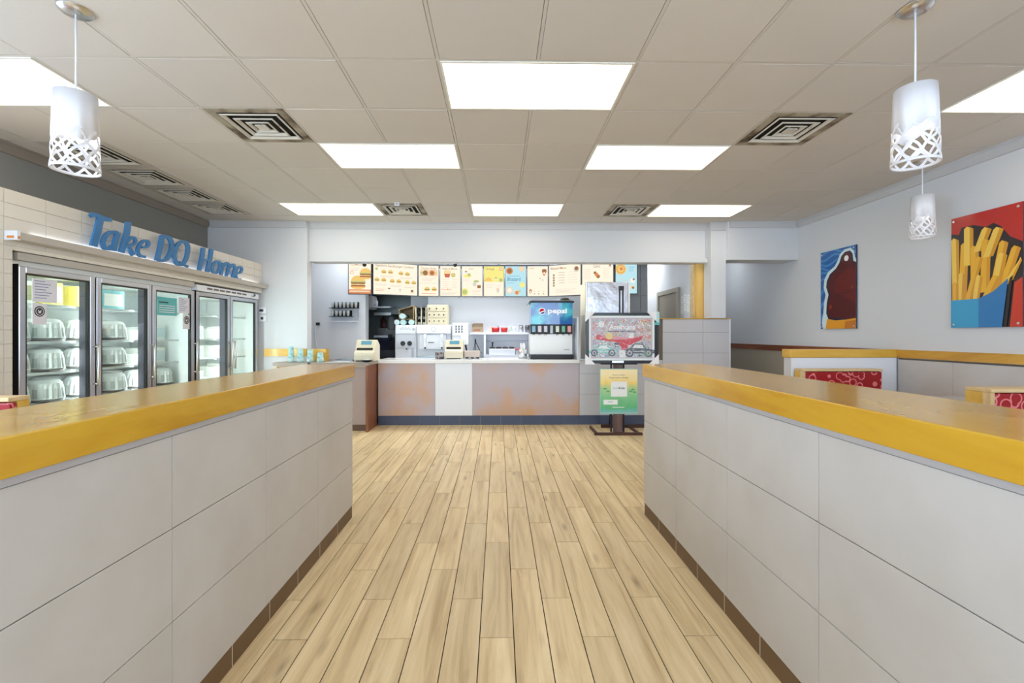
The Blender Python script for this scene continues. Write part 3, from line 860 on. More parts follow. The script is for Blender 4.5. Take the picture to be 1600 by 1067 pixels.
plan = {0: {0.56: 2, 0.80: 2, 1.05: 2, 1.30: 2}, 1: {0.56: 2, 0.80: 2, 1.05: 2, 1.30: 2}, 2: {0.56: 2, 0.80: 2}}
stack2 = {(0, 1.30, 0), (0, 0.80, 0), (1, 1.05, 0), (0, 0.56, 1), (1, 0.80, 1)}
for b, sh in plan.items():
    a0 = ysA[b]
    for z, n in sh.items():
        for q in range(n):
            y = a0 + 0.175 + q * 0.29
            lv = 1
            for s_ in range(1 if (z != 1.30 or lv == 1) else 2):
                pos = 'left' if q == 0 else 'right'
                lab = 'fluted %scake tub, front %s, %s, %s' % ('upper stacked ' if s_ else '', pos, shname[z], bays[b])
                loc = (-3.775, y, z + 0.001 + s_ * 0.1415)
                if first: tub.location = loc; ORG[tub.name] = loc; tag(tub, lab, None, 'cake tubs in the glass cooler'); first = False
                else: dup(tub, loc, lab, 'cake tubs in the glass cooler')
            if (q == 0 or b == 1) and z > 0.6:
                lab = 'fluted cake tub, back %s, %s, %s' % (pos, shname[z], bays[b])
                dup(tub, (-4.06, y + 0.005, z + 0.001), lab, 'cake tubs in the glass cooler')
# printed cartons and cups
CW = mat('carton_white', (236, 236, 230), 0.6); CYL = mat('carton_yellow', (238, 222, 120), 0.6); PDK = mat('print_dark', (84, 62, 50), 0.6)
PTE = mat('print_teal', (120, 190, 196), 0.6)
def one_box(name, lab, cat_, x, y, z, w, d, h, m1, m2, group=None):
    t = make_box(name, w, d, h, m1, m2); t.location = (x, y, z); tag(t, lab, cat_, group); ORG[t.name] = (x, y, z); return t
one_box('printed_carton', 'white and yellow printed carton on the top shelf behind the first cooler door, left one', 'carton', -3.80, 3.62, 1.601, 0.24, 0.16, 0.18, CW, mat('print_olive', (160, 158, 120), 0.6))
one_box('printed_carton', 'yellow printed carton on the top shelf behind the first cooler door, right one', 'carton', -3.80, 3.88, 1.601, 0.18, 0.16, 0.19, CYL, CW)
one_box('printed_carton', 'yellow carton with a dark picture on the top shelf behind the second cooler door', 'carton', -3.80, 4.19, 1.601, 0.17, 0.16, 0.18, CYL, PDK)
one_box('printed_carton', 'pale teal carton right of the yellow one behind the second cooler door', 'carton', -3.80, 4.48, 1.601, 0.26, 0.16, 0.18, PTE, CW)
# treat boxes in the third door and the white cooler
for b, (a0, zs) in enumerate(((4.675, (1.05, 1.30)), (5.345, (0.56, 0.80, 1.05, 1.30)), (6.02, (0.80, 1.05, 1.30)))):
    for z in zs:
        for q in range(3 if b < 2 else 2):
            y = a0 + 0.14 + q * 0.16
            lab = '%s treat box %s, %s, %s' % ('pale' if b else 'small white', ['at the left', 'in the middle', 'at the right'][q], shname[z], bays[2 + b])
            one_box('treat_box', lab, 'box', -3.85, y, z + 0.001, 0.14, 0.2, rnd.choice([0.1, 0.13, 0.16]), CW, mat('print_pale%d' % (q % 2), [(206, 222, 226), (214, 206, 190)][q % 2], 0.6), 'treat boxes in the coolers')
# notices on the cooler glass
PAP = mat('paper_lilac', (226, 228, 240), 0.7); PRI = mat('print_blue', (120, 130, 180), 0.7); TEAL = mat('notice_teal', (92, 184, 190), 0.5)
INK = mat('ink_dark', (50, 52, 60), 0.6)
def glass_note(name, px0, px1, py0, py1, mats, label, kind):
    X = -3.508
    a = onx(px0, (py0 + py1) / 2, X); b = onx(px1, (py0 + py1) / 2, X)
    zt_ = onx(px0, py0, X).z; zb_ = onx(px0, py1, X).z
    mb = MB().box(X - 0.0055, X - 0.004, a.y, b.y, zb_, zt_, 0)
    w, h = b.y - a.y, zt_ - zb_; Xp = X - 0.004
    if kind == 'lines':
        for q in range(7): mb.box(Xp, Xp + 0.0006, a.y + 0.1 * w, a.y + w * (0.5 + 0.35 * ((q * 37) % 10) / 10), zt_ - h * (0.12 + q * 0.12), zt_ - h * (0.09 + q * 0.12), 1)
    if kind == 'badge':
        cy, cz = (a.y + b.y) / 2, zt_ - h * 0.38; r = w * 0.36
        mb.cyl((Xp, cy, cz), (Xp + 0.0005, cy, cz), r, n=28, m=1); mb.cyl((Xp + 0.0005, cy, cz), (Xp + 0.001, cy, cz), r * 0.78, n=28, m=0)
        mb.cyl((Xp + 0.001, cy, cz), (Xp + 0.0015, cy, cz), r * 0.66, n=28, m=1)
        mb.prism([(cy - r * .3, cz + r * .35), (cy - r * .05, cz + r * .05), (cy + r * .35, cz + r * .3), (cy + r * .2, cz - r * .35), (cy - r * .25, cz - r * .35)], 'x', Xp + 0.0015, Xp + 0.002, 0)
    if kind == 'teal':
        mb.box(Xp, Xp + 0.0006, a.y + .1 * w, a.y + .55 * w, zt_ - h * .32, zt_ - h * .25, 1)
        for q in range(4): mb.box(Xp, Xp + 0.0006, a.y + .1 * w, a.y + .9 * w, zt_ - h * (.48 + q * .12), zt_ - h * (.44 + q * .12), 2)
    tag(mb.build(name, mats), label, 'notice')
glass_note('paper_notice', 51, 90, 434, 471, [PAP, PRI], 'lilac paper list taped high on the first cooler door', 'lines')
glass_note('badge_card', 51, 74, 473, 507, [PAP, INK], 'white card with a round black badge under the paper list', 'badge')
glass_note('teal_notice', 246, 277, 463, 492, [TEAL, INK, PAP], 'teal printed notice at the top of the third cooler door', 'teal')
glass_note('paper_notice', 279, 297, 464, 489, [PAP, PRI], 'white paper list right of the teal notice on the third cooler door', 'lines')
glass_note('badge_card', 286, 298, 491, 514, [PAP, INK], 'small card with a round black badge on the third cooler door', 'badge')

# thermostats on the far left wall
for n, (y0, y1, lab) in enumerate(((480, 490, 'upper small white thermostat on the wall right of the coolers'), (492, 502.5, 'lower small white thermostat on the wall right of the coolers'))):
    x0, x1, z0, z1 = rect(404.5, 415.5, y0, y1, 6.78)
    t = thing('thermostat', lab, 'thermostat', ((x0 + x1) / 2, 6.79, z0))
    pbox('cover', WHITE, t, x0, x1, 6.775, 6.7995, z0, z1, 0.003)
    pbox('display', INK, t, x0 + 0.03 - 0.02 * (1 - n), x1 - 0.035, 6.773, 6.775, z0 + 0.03, z1 - 0.03)

# ================================================================== MENU BOARDS
PANELW = glow('menu_panel', (255, 244, 222), 1.12)
def G_(n, c, s=1.12): return glow('glow_' + n, c, s)
GY_, GBR, GOR, GGR, GTX, GBL, GRD = G_('gold', (240, 202, 120)), G_('brown', (160, 116, 78)), G_('orange', (222, 140, 92)), G_('green', (186, 200, 136)), G_('text', (172, 154, 132)), G_('blue', (188, 228, 236)), G_('red', (206, 110, 88))
GDB, GWH, GLG, GPY, GPE = G_('deep_blue', (110, 168, 196)), G_('white', (255, 252, 244), 1.0), G_('lightgrey', (220, 212, 198)), G_('yellow', (246, 234, 140)), G_('peach', (240, 214, 178))
BM = [PANELW, GY_, GBR, GOR, GGR, GTX, GBL, GRD, GDB, GWH, GLG, GPY, GPE]
FRM = mat('menu_frame', (70, 74, 78), 0.4, 0.6)
class Board:
    """flat print on an upright lightbox; s, t run 0..1 over the panel"""
    def __init__(s, a, b, z0, z1):
        s.a = Vector((a[0], a[1], 0)); s.b = Vector((b[0], b[1], 0)); s.z0 = z0; s.z1 = z1
        d = (s.b - s.a); s.w = d.length; s.du = d.normalized(); s.n = Vector((s.du.y, -s.du.x, 0)); s.h = z1 - z0; s.mb = MB()
    def P(s, u, v, k=0): p = s.a + s.du * (u * s.w) + s.n * (0.0006 * k); return (p.x, p.y, s.z0 + v * s.h)
    def poly(s, pts, m, k=1): s.mb.add([s.P(u, v, k) for u, v in pts], [tuple(range(len(pts)))], m)
    def r(s, u0, u1, v0, v1, m, k=1): s.poly([(u0, v0), (u1, v0), (u1, v1), (u0, v1)], m, k)
    def e(s, cu, cv, ru, m, k=1, rv=None, n=14, a0=0, a1=2 * PI):
        rv = rv if rv is not None else ru * s.w / s.h
        s.poly([(cu + ru * math.cos(a0 + (a1 - a0) * i / n), cv + rv * math.sin(a0 + (a1 - a0) * i / n)) for i in range(n + (0 if a1 - a0 > 6 else 1))], m, k)
    def burger(s, cu, cv, ru, double=False):
        a = s.w / s.h; L = ru * a
        s.e(cu, cv + 0.30 * L, ru, 1, 3, 0.85 * L, 12, 0, PI)
        s.r(cu - ru * 1.08, cu + ru * 1.08, cv + 0.16 * L, cv + 0.32 * L, 4, 4)
        s.r(cu - ru, cu + ru, cv - 0.08 * L, cv + 0.17 * L, 2, 3)
        s.poly([(cu - ru, cv - .08 * L), (cu + ru, cv - .08 * L), (cu + ru * .5, cv - .26 * L), (cu, cv - .1 * L), (cu - ru * .5, cv - .26 * L)], 1, 4)
        if double:
            s.r(cu - ru, cu + ru, cv - 0.42 * L, cv - 0.2 * L, 2, 3); s.r(cu - ru * 1.05, cu + ru * 1.05, cv - 0.5 * L, cv - 0.40 * L, 3, 4)
            s.e(cu, cv - 0.5 * L, ru, 1, 3, 0.35 * L, 10, PI, 2 * PI)
        else: s.e(cu, cv - 0.12 * L, ru, 1, 2, 0.45 * L, 10, PI, 2 * PI)
    def fries(s, cu, cv, ru):
        for q in range(5): u = cu - ru + q * ru * .45; s.r(u, u + ru * .3, cv, cv + ru * s.w / s.h * (1.2 + .3 * (q % 2)), 1, 3)
        s.poly([(cu - ru, cv + .02), (cu + ru, cv + .02), (cu + ru * .7, cv - ru * s.w / s.h), (cu - ru * .7, cv - ru * s.w / s.h)], 7, 4)
    def cup(s, cu, cv, ru, m=9, top=2):
        L = ru * s.w / s.h
        s.poly([(cu - ru, cv + L), (cu + ru, cv + L), (cu + ru * .65, cv - L * 1.4), (cu - ru * .65, cv - L * 1.4)], m, 3); s.e(cu, cv + L, ru, top, 4, L * .55, 12)
    def text(s, body, u, v, hh=0.07, width=None, m=5, k=5, bold=0.01, center=False):
        p = Vector(s.P(u, v, k)); put_text(s.mb, body, p, s.du, (0, 0, 1), hh * s.h, width * s.w if width else None, m, 0, bold, center)
    def lines(s, u0, u1, v0, n, dv, m=10):
        for q in range(n): s.r(u0, u1 - (u1 - u0) * .25 * ((q * 7) % 3) / 2, v0 - q * dv, v0 - q * dv + .012, m, 1)
def menu_board(px0, px1, Y0, Y1, zt_, zb_, label, draw, bgm=0):
    a = (XatY(px0, Y0), Y0); b = (XatY(px1, Y1), Y1)
    A, B_ = Vector((a[0], a[1], 0)), Vector((b[0], b[1], 0)); du = (B_ - A).normalized(); n = Vector((du.y, -du.x, 0))
    t = thing('menu_board', label, 'menu board', ((a[0] + b[0]) / 2, (a[1] + b[1]) / 2, zb_), 'menu boards over the counter')
    w = (B_ - A).length; g = 0.014
    def slab(mb, u0, u1, z0, z1, k0, k1, m=0):
        v = []
        for k in (k0, k1):
            for (u, z) in ((u0, z0), (u1, z0), (u1, z1), (u0, z1)):
                p = A + du * u + n * k; v.append((p.x, p.y, z))
        mb.add(v, [(0, 1, 2, 3), (7, 6, 5, 4), (0, 4, 5, 1), (1, 5, 6, 2), (2, 6, 7, 3), (3, 7, 4, 0)], m)
    mb = MB()
    slab(mb, 0.003, w - 0.003, zb_, zb_ + g, -0.035, 0.008); slab(mb, 0.003, w - 0.003, zt_ - g, zt_, -0.035, 0.008)
    slab(mb, 0.003, g, zb_ + g, zt_ - g, -0.035, 0.008); slab(mb, w - g, w - 0.003, zb_ + g, zt_ - g, -0.035, 0.008)
    slab(mb, g, w - g, zb_ + g, zt_ - g, -0.035, -0.028)
    mb.build('frame', FRM, t)
    mb = MB(); slab(mb, g, w - g, zb_ + g, zt_ - g, -0.01, 0.0); mb.build('light_panel', BM[bgm], t)
    a2 = A + du * g; b2 = A + du * (w - g)
    bd = Board((a2.x, a2.y), (b2.x, b2.y), zb_ + g, zt_ - g); draw(bd); bd.mb.build('print', BM, t)
def d1(b):
    b.text('COMBOS', .1, .88, .07, .5); b.burger(.76, .60, .26, True); b.burger(.42, .32, .32, True); b.r(0, 1, 0, .13, 3); b.r(.04, .96, .05, .10, 12, 2); b.e(.14, .66, .08, 7, 1); b.e(.14, .66, .065, 0, 2)
    b.lines(.08, .5, .80, 3, .04)
def d2(b):
    b.text('Signature Stackburger Combos', .04, .88, .075, .88, 5)
    for i, (u, v) in enumerate(((.23, .70), (.38, .70), (.62, .68), (.77, .67), (.08, .44), (.23, .44), (.42, .42), (.57, .42), (.77, .40), (.92, .40))): b.burger(u, v, .052)
    b.lines(.15, .45, .58, 2, .03); b.lines(.6, .9, .56, 2, .03); b.lines(.04, .3, .31, 2, .03); b.lines(.38, .64, .29, 2, .03); b.lines(.7, .96, .27, 2, .03)
    b.cup(.35, .15, .03); b.cup(.6, .15, .025, 10, 10); b.r(.85, .91, .1, .18, 2); b.lines(.05, .25, .15, 2, .04, 3); b.e(.07, .8, .03, 4)
def d3(b):
    b.text('Chicken Strips', .1, .88, .07, .78, 5); b.r(.06, .94, .66, .86, 12); b.e(.33, .76, .13, 2, 2); b.e(.67, .76, .14, 3, 2); b.e(.67, .76, .08, 2, 3); b.e(.14, .76, .06, 4, 2); b.e(.88, .76, .06, 1, 2)
    b.lines(.15, .85, .58, 3, .04)
    for q in range(8): b.e(.08 + q * .12, .42, .018, 5)
    b.burger(.42, .2, .13); b.burger(.78, .2, .12); b.lines(.15, .85, .07, 1, .03, 3)
def d4(b):
    b.text('Sides & More', .1, .88, .07, .75, 5); b.fries(.35, .72, .15); b.e(.65, .70, .11, 4, 2); b.e(.65, .70, .06, 1, 3)
    for q in range(5): b.lines(.12, .42, .55 - q * .07, 1, .03); b.lines(.58, .82, .55 - q * .07, 1, .03)
    b.text('Extra Menu', .06, .2, .05, .5, 3); b.lines(.06, .9, .12, 3, .04)
def d5(b):
    b.text('Snacks', .34, .9, .045, None, 5); b.e(.28, .68, .2, 11, 1, .06); b.cup(.2, .78, .06); b.e(.35, .72, .08, 4, 2); b.e(.7, .5, .14, 4, 1, .04); b.e(.62, .4, .1, 10, 2); b.r(.75, .92, .27, .37, 2)
    b.e(.14, .14, .19, 11, 2); b.e(.14, .14, .12, 4, 3); b.lines(.5, .95, .2, 4, .045); b.lines(.05, .35, .55, 2, .04)
def d6(b):
    b.r(0, 1, .48, 1, 11); b.text('Orange', .08, .88, .08, .45, 5); b.e(.85, .91, .08, 3, 2); b.e(.85, .91, .05, 9, 3); b.poly([(0, .5), (.4, .5), (.36, .6), (.2, .64), (.06, .57)], 1, 2); b.e(.85, .54, .1, 4, 2); b.cup(.6, .58, .05)
    b.cup(.7, .2, .08, 10, 12); b.lines(.1, .5, .4, 3, .06); b.lines(.6, .9, .36, 2, .06)
def d7(b):
    b.e(.2, .85, .17, 3, 1); b.e(.2, .85, .11, 2, 2); b.e(.8, .92, .14, 12, 1); b.text('Blizzard', .08, .52, .12, .66, 8, bold=.02); b.lines(.08, .7, .67, 1, .04, 8); b.lines(.08, .4, .44, 1, .04, 8)
    b.e(.2, .2, .17, 12, 1); b.e(.2, .2, .11, 9, 2); b.e(.56, .12, .13, 12, 1); b.e(.56, .12, .09, 3, 2); b.e(.7, .17, .05, 4, 3); b.e(.82, .38, .13, 11, 1)
def d8(b):
    b.text('Cones', .07, .91, .05, None, 5); b.poly([(.72, .9), (.94, .9), (.94, .8), (.84, .68), (.8, .68), (.72, .8)], 3, 1); b.e(.83, .85, .12, 2, 2, .06); b.e(.83, .77, .05, 9, 3); b.e(.62, .6, .05, 10, 1); b.e(.75, .54, .05, 10, 1)
    b.cup(.15, .16, .07, 2, 3); b.cup(.15, .13, .04, 9, 9)
    for u in (.35, .55, .8): b.e(u, .16, .03, 10); b.e(u, .08, .03, 5)
def d9(b):
    b.text('Blizzard Menu', .05, .87, .075, .5, 2); b.e(.87, .84, .09, 10, 1); b.e(.87, .86, .06, 2, 2)
    for q in range(5): b.e(.15, .68 - q * .085, .035, 5); b.lines(.3, .5, .75 - q * .085, 1, .04, 5); b.lines(.62, .9, .75 - q * .085, 1, .04)
    b.lines(.2, .85, .2, 4, .04)
def d10(b):
    b.text('Cakes', .36, .85, .08, .22, 5); b.e(.42, .68, .05, 2); b.e(.52, .56, .06, 2); b.e(.47, .62, .06, 3, 2); b.e(.9, .88, .05, 10); b.e(.9, .9, .025, 2, 2)
    for q in range(6): b.lines(.06, .28, .8 - q * .06, 1, .04); b.lines(.68, .88, .8 - q * .06, 1, .04)
    b.lines(.1, .9, .3, 4, .05)
def d11(b):
    b.e(.24, .76, .26, 1, 1); b.e(.24, .76, .20, 3, 2); b.e(.24, .76, .17, 1, 3); b.e(.27, .77, .08, 3, 4)
    b.lines(.62, .9, .82, 3, .06, 8); b.e(.8, .4, .12, 9, 1); b.e(.85, .44, .05, 2, 2); b.e(.8, .2, .10, 12, 1); b.e(.82, .18, .06, 2, 2); b.poly([(.2, .48), (.55, .40), (.56, .37), (.22, .45)], 10, 1)
ZB_T = lambda y, Y: EYE + (CY - y) / F * Y
spec = [
 (543.5, 581, 7.60, 7.66, 'leftmost menu board with two stacked burgers over an orange band', d1, 0),
 (582, 653, 7.66, 8.02, 'wide menu board with rows of small burger pictures, second from left', d2, 0),
 (653, 686.5, 8.03, 8.08, 'menu board showing brown chicken baskets, third from left', d3, 0),
 (686.5, 720.5, 8.09, 8.11, 'pale menu board of sides with a fries picture at the top', d4, 0),
 (720.5, 755, 8.12, 8.12, 'pale menu board with a round yellow plate at its lower left', d5, 0),
 (755, 788.5, 8.12, 8.12, 'menu board with a yellow upper half', d6, 0),
 (788.5, 823, 8.12, 8.12, 'light blue menu board reading Blizzard', d7, 6),
 (823, 857, 8.11, 8.09, 'cream menu board with an orange drink at its upper right', d8, 0),
 (857, 908.5, 8.06, 7.78, 'wide text filled menu board with a round picture at the upper right', d9, 0),
 (908.5, 959.5, 7.77, 7.56, 'wide menu board of cakes, partly hidden by the steel refrigerator', d10, 0),
 (960.5, 996.5, 7.55, 7.52, 'rightmost menu board in pale blue with a golden round cake', d11, 6)]
for (x0, x1, Y0, Y1, lab, fn, bgm) in spec:
    menu_board(x0, x1, Y0, Y1, 2.575, 2.018, lab, fn, bgm)
mrail = thing('menu_rail', 'dark steel rail the menu boards hang from under the ceiling', 'rail', (0, 8.2, 2.60))
pbox('rail', BLACKM, mrail, -2.2, 2.1, 8.157, 8.20, 2.53, 2.60)
for x in (-2.0, -0.9, 0.0, 0.9, 1.9): pbox('hanger', BLACKM, mrail, x - 0.01, x + 0.01, 8.165, 8.185, 2.60, 2.949)
for n, (x, y, lab) in enumerate(((711, 413, 'black camera dome hanging at the header above the fourth menu board'), (569.5, 412.5, 'small black camera at the header in front of the leftmost menu board'))):
    p = at(x, y, 7.0)
    t = thing('dome_camera', lab, 'camera', (p.x, 7.0, 2.445))
    MB().lathe((p.x, 7.0, 0), [(0.0, 2.385), (0.018, 2.389), (0.028, 2.402), (0.03, 2.42), (0.03, 2.43)], 16).build('dome', BLACK, t)
    MB().cyl((p.x, 7.0, 2.430), (p.x, 7.0, 2.4445), 0.034).build('mount', WHITE, t)

# ================================================================== KITCHEN BEHIND THE COUNTER
BCZ = 0.93
bc = thing('back_counter', 'stainless back counter under the white shelf behind the service counter', 'counter', (0, 8.2, 0))
pbox('body', mat('bc_body', (170, 174, 178), 0.5), bc, XatY(617, 7.95), 1.6, 7.96, 8.49, 0, 0.90)
pbox('countertop', mat('bc_top', (206, 210, 214), 0.25, 0.6), bc, XatY(617, 7.95) - 0.01, 1.6, 7.93, 8.49, 0.90, BCZ, 0.003)
# soft serve machine, two bays
KW = mat('machine_white', (228, 231, 238), 0.35); KG = mat('machine_grey', (178, 184, 192), 0.4, 0.3)
ss = thing('soft_serve_machine', 'wide white soft serve machine with two black dials and dispensing handles', 'machine', (XatY(660, 8.0), 8.1, BCZ))
Y = 7.98
x0, x1, z0, z1 = rect(617.5, 651, 508, 560, Y); xs2 = XatY(704.5, Y); zt_ = z1
zs = at(620, 521, Y).z; zl = at(620, 544, Y).z
pbox('left_cabinet', KW, ss, x0, x1 - 0.002, Y, 8.46, BCZ + 0.001, zt_, 0.006)
pbox('right_cabinet', KW, ss, x1 + 0.002, xs2, Y + 0.03, 8.46, BCZ + 0.001, zt_, 0.006)
pbox('control_panel', mat('machine_panel', (236, 238, 244), 0.3), ss, x0 + 0.01, x1 - 0.012, Y - 0.02, Y - 0.0005, zs, zt_ - 0.008, 0.003)
mb = MB()
mb.cyl((x0 + 0.05, Y - 0.021, (zs + zt_) / 2), (x0 + 0.05, Y - 0.024, (zs + zt_) / 2), 0.022, m=0)
mb.cyl((x1 - 0.05, Y - 0.021, (zs + zt_) / 2), (x1 - 0.05, Y - 0.024, (zs + zt_) / 2), 0.022, m=1)
for q in range(7): mb.box(x0 + 0.1 + q * 0.026, x0 + 0.112 + q * 0.026, Y - 0.0225, Y - 0.0205, zs + 0.07 + 0.02 * (q % 2), zs + 0.083 + 0.02 * (q % 2), 2)
mb.build('control_button', [WHITEG, KG, mat('btn_grey', (120, 126, 136), 0.5)], ss)
pbox('mid_panel', mat('machine_mid', (206, 211, 220), 0.35), ss, x0 + 0.025, x1 - 0.02, Y - 0.012, Y - 0.0005, zl, zs - 0.012, 0.003)
for xx in (629.5, 640): 
    p = at(xx, 536.5, Y - 0.012)
    mb = MB().cyl((p.x, Y - 0.0125, p.z), (p.x, Y - 0.034, p.z), 0.043, 0.038, 24); mb.box(p.x - 0.006, p.x + 0.006, Y - 0.042, Y - 0.034, p.z - 0.036, p.z + 0.036)
    mb.build('dial', BLACK, ss, 0.0)
p = at(635.5, 545, Y); mb = MB().cyl((p.x, Y - 0.013, p.z), (p.x, Y - 0.03, p.z), 0.013); mb.build('spout', BLACK, ss)
pbox('drip_column', KG, ss, x1 - 0.09, x1 - 0.05, Y - 0.006, Y - 0.0005, BCZ + 0.01, zl - 0.005)
pbox('header_panel', mat('machine_head', (240, 242, 247), 0.3), ss, x1 + 0.004, xs2 + 0.004, Y - 0.05, Y + 0.029, zs, zt_ + 0.004, 0.006)
p = at(677.5, 514.5, Y - 0.05); mb = MB().cyl((p.x, Y - 0.0505, p.z), (p.x, Y - 0.053, p.z), 0.042, n=28, m=0).cyl((p.x, Y - 0.053, p.z), (p.x, Y - 0.0545, p.z), 0.034, n=28, m=1)
mb.add([], []); mb.build('emblem', [KG, KW], ss)
fx0 = x1 + 0.05; 
pbox('freezer_door', mat('machine_door', (232, 236, 242), 0.25), ss, fx0, xs2 - 0.08, Y - 0.03, Y + 0.029, zl - 0.02, zs - 0.02, 0.005)
for xx in (664.5, 690.5):
    p = at(xx, 530, Y - 0.04); q = at(xx, 544, Y - 0.04)
    mb = MB().box(p.x - 0.022, p.x + 0.022, Y - 0.07, Y - 0.0305, q.z + 0.02, p.z + 0.09, 0); mb.cyl((p.x, Y - 0.055, q.z + 0.02), (p.x, Y - 0.055, q.z - 0.01), 0.016, 0.010, 12, 1)
    mb.tube([(p.x, Y - 0.07, p.z + 0.02), (p.x + 0.01, Y - 0.11, p.z + 0.0), (p.x + 0.015, Y - 0.13, p.z - 0.04)], 0.007, 8, 2)
    mb.build('dispenser', [WHITEG, BLACK, CHROME], ss)
p = at(674, 535, Y); pbox('draw_bar', BLACKM, ss, p.x - 0.05, p.x + 0.05, Y - 0.036, Y - 0.0305, p.z - 0.006, p.z + 0.006)
pbox('drip_tray', mat('tray_blue', (176, 196, 204), 0.3, 0.4), ss, x1 + 0.02, xs2 - 0.08, Y - 0.045, Y + 0.028, BCZ + 0.002, BCZ + 0.05, 0.004)
# on top: sleeves of cups in a carton, rack with cups, cream drawer cabinet
TOPZ = zt_ + 0.001
CUPT = mat('cup_teal', (176, 214, 214), 0.5, spots=(30, (110, 176, 184), 0.5, 0.62)); CUPW = mat('cup_white', (236, 240, 240), 0.5)
cn = thing('cup_carton', 'open brown carton with a cup sleeve, on the soft serve machine', 'carton', (XatY(637, 8.2), 8.2, TOPZ))
X0, X1 = XatY(624, 8.05), XatY(647, 8.05)
KRAFT = mat('kraft_board', (178, 156, 120), 0.8)
mb = MB(); mb.box(X0 + 0.0, X0 + 0.006, 8.0, 8.42, TOPZ + 0.11, TOPZ + 0.26); mb.box(X1 - 0.006, X1, 8.0, 8.42, TOPZ + 0.10, TOPZ + 0.33); mb.box(X0 + 0.006, X1 - 0.006, 8.41, 8.42, TOPZ + 0.10, TOPZ + 0.3); mb.box(X0 + 0.006, X1 - 0.006, 8.0, 8.41, TOPZ + 0.10, TOPZ + 0.107)
mb.prism([(X0 - 0.01, TOPZ + 0.262), (X1, TOPZ + 0.335), (X1, TOPZ + 0.342), (X0 - 0.012, TOPZ + 0.269)], 'y', 8.0, 8.42)
mb.build('carton', KRAFT, cn)
def lying_cup(cx, cz, y0, r, length, label, group):
    t = thing('cup_sleeve', label, 'cup', (cx, y0, cz - r), group)
    mb = MB()
    mb.cyl((cx, y0, cz), (cx + 0.02, y0 + length, cz), r, r * 0.86, 20); mb.build('wall', CUPT, t)
    MB().cyl((cx, y0 - 0.006, cz), (cx, y0 - 0.0005, cz), r * 1.05, n=20).build('rim', mat('cup_end', (196, 222, 222), 0.5), t)
for (xx, yy, lab) in ((616.5, 507, 'teal cup sleeve lying leftmost on the soft serve machine'), (629.5, 504.5, 'teal cup sleeve lying in the middle of the lower row on the soft serve machine'),
                      (642.5, 504.5, 'white ended cup sleeve lying beside the black cup rack'), (628.5, 494, 'cup sleeve lying inside the brown carton')):
    p = at(xx, yy, 7.99)
    r = 0.046; zc = TOPZ + r * 1.05 + 0.001 if yy > 500 else TOPZ + 0.107 + r * 1.05 + 0.001
    if xx == 616.5: p.x = XatY(620, 7.99)
    lying_cup(p.x, zc, 8.0 if yy > 500 else 7.985, r, 0.3, lab, 'cup sleeves on the soft serve machine')
rk = thing('cup_rack', 'black wire rack full of dark lids left of the cream drawer cabinet', 'rack', (XatY(657, 8.1), 8.1, TOPZ))
X0, X1 = XatY(649, 8.02), XatY(666, 8.02); H = 0.31
mb = MB()
for xx in (X0, (X0 + X1) / 2, X1 - 0.014): mb.box(xx, xx + 0.014, 8.02, 8.30, TOPZ, TOPZ + H)
mb.build('frame', mat('rack_cream', (214, 206, 178), 0.5), rk)
mb = MB(); mb.box(X0 + 0.014, X1 - 0.014, 8.28, 8.30, TOPZ, TOPZ + H)
for k in (0.0, 0.1, 0.2, 0.30): mb.box(X0 + 0.014, X1 - 0.014, 8.03, 8.28, TOPZ + k, TOPZ + k + 0.006)
mb.build('shelf', BLACKM, rk)
for k in range(3):
    for q in range(2):
        xx = X0 + 0.054 + q * 0.0885
        t = thing('lid_stack', 'stack of %s lids in the rack, %s of the %s compartment row' % (['white', 'grey', 'dark'][k], ['left', 'right'][q], ['bottom', 'middle', 'top'][k]), 'lids', (xx, 8.10, TOPZ + 0.0065 + k * 0.1), 'lid stacks in the black rack')
        mb = MB()
        for e in range(3): mb.lathe((xx, 8.10, TOPZ + 0.007 + k * 0.1 + e * 0.016), [(0.028, 0), (0.031, 0.004), (0.031, 0.012), (0.026, 0.0155)], 14)
        mb.build('lids', [CUPW, KG, mat('lid_dark', (70, 70, 74), 0.4)][k], t)
dc = thing('drawer_cabinet', 'cream cabinet with three rows of small knobs on the soft serve machine', 'cabinet', (XatY(683, 8.1), 8.1, TOPZ))
X0, X1 = XatY(667, 8.02), XatY(699, 8.02); H = at(680, 476, 8.02).z - TOPZ
CR = mat('cream_enamel', (208, 198, 168), 0.4)
pbox('body', CR, dc, X0, X1, 8.03, 8.40, TOPZ, TOPZ + H, 0.005)
for r in range(3):
    z0 = TOPZ + 0.022 + r * (H - 0.03) / 3; z1 = z0 + (H - 0.03) / 3 - 0.010
    d = pbox('drawer', CR, dc, X0 + 0.012, X1 - 0.028, 8.018, 8.0295, z0, z1, 0.003)
    mb = MB(); n = 4 if r < 2 else 3
    for q in range(n):
        xx = X0 + 0.045 + q * (X1 - X0 - 0.11) / (n - 1); mb.cyl((xx, 8.018, (z0 + z1) / 2), (xx, 8.004, (z0 + z1) / 2), 0.012, n=12)
    mb.build('knob', INK, d)
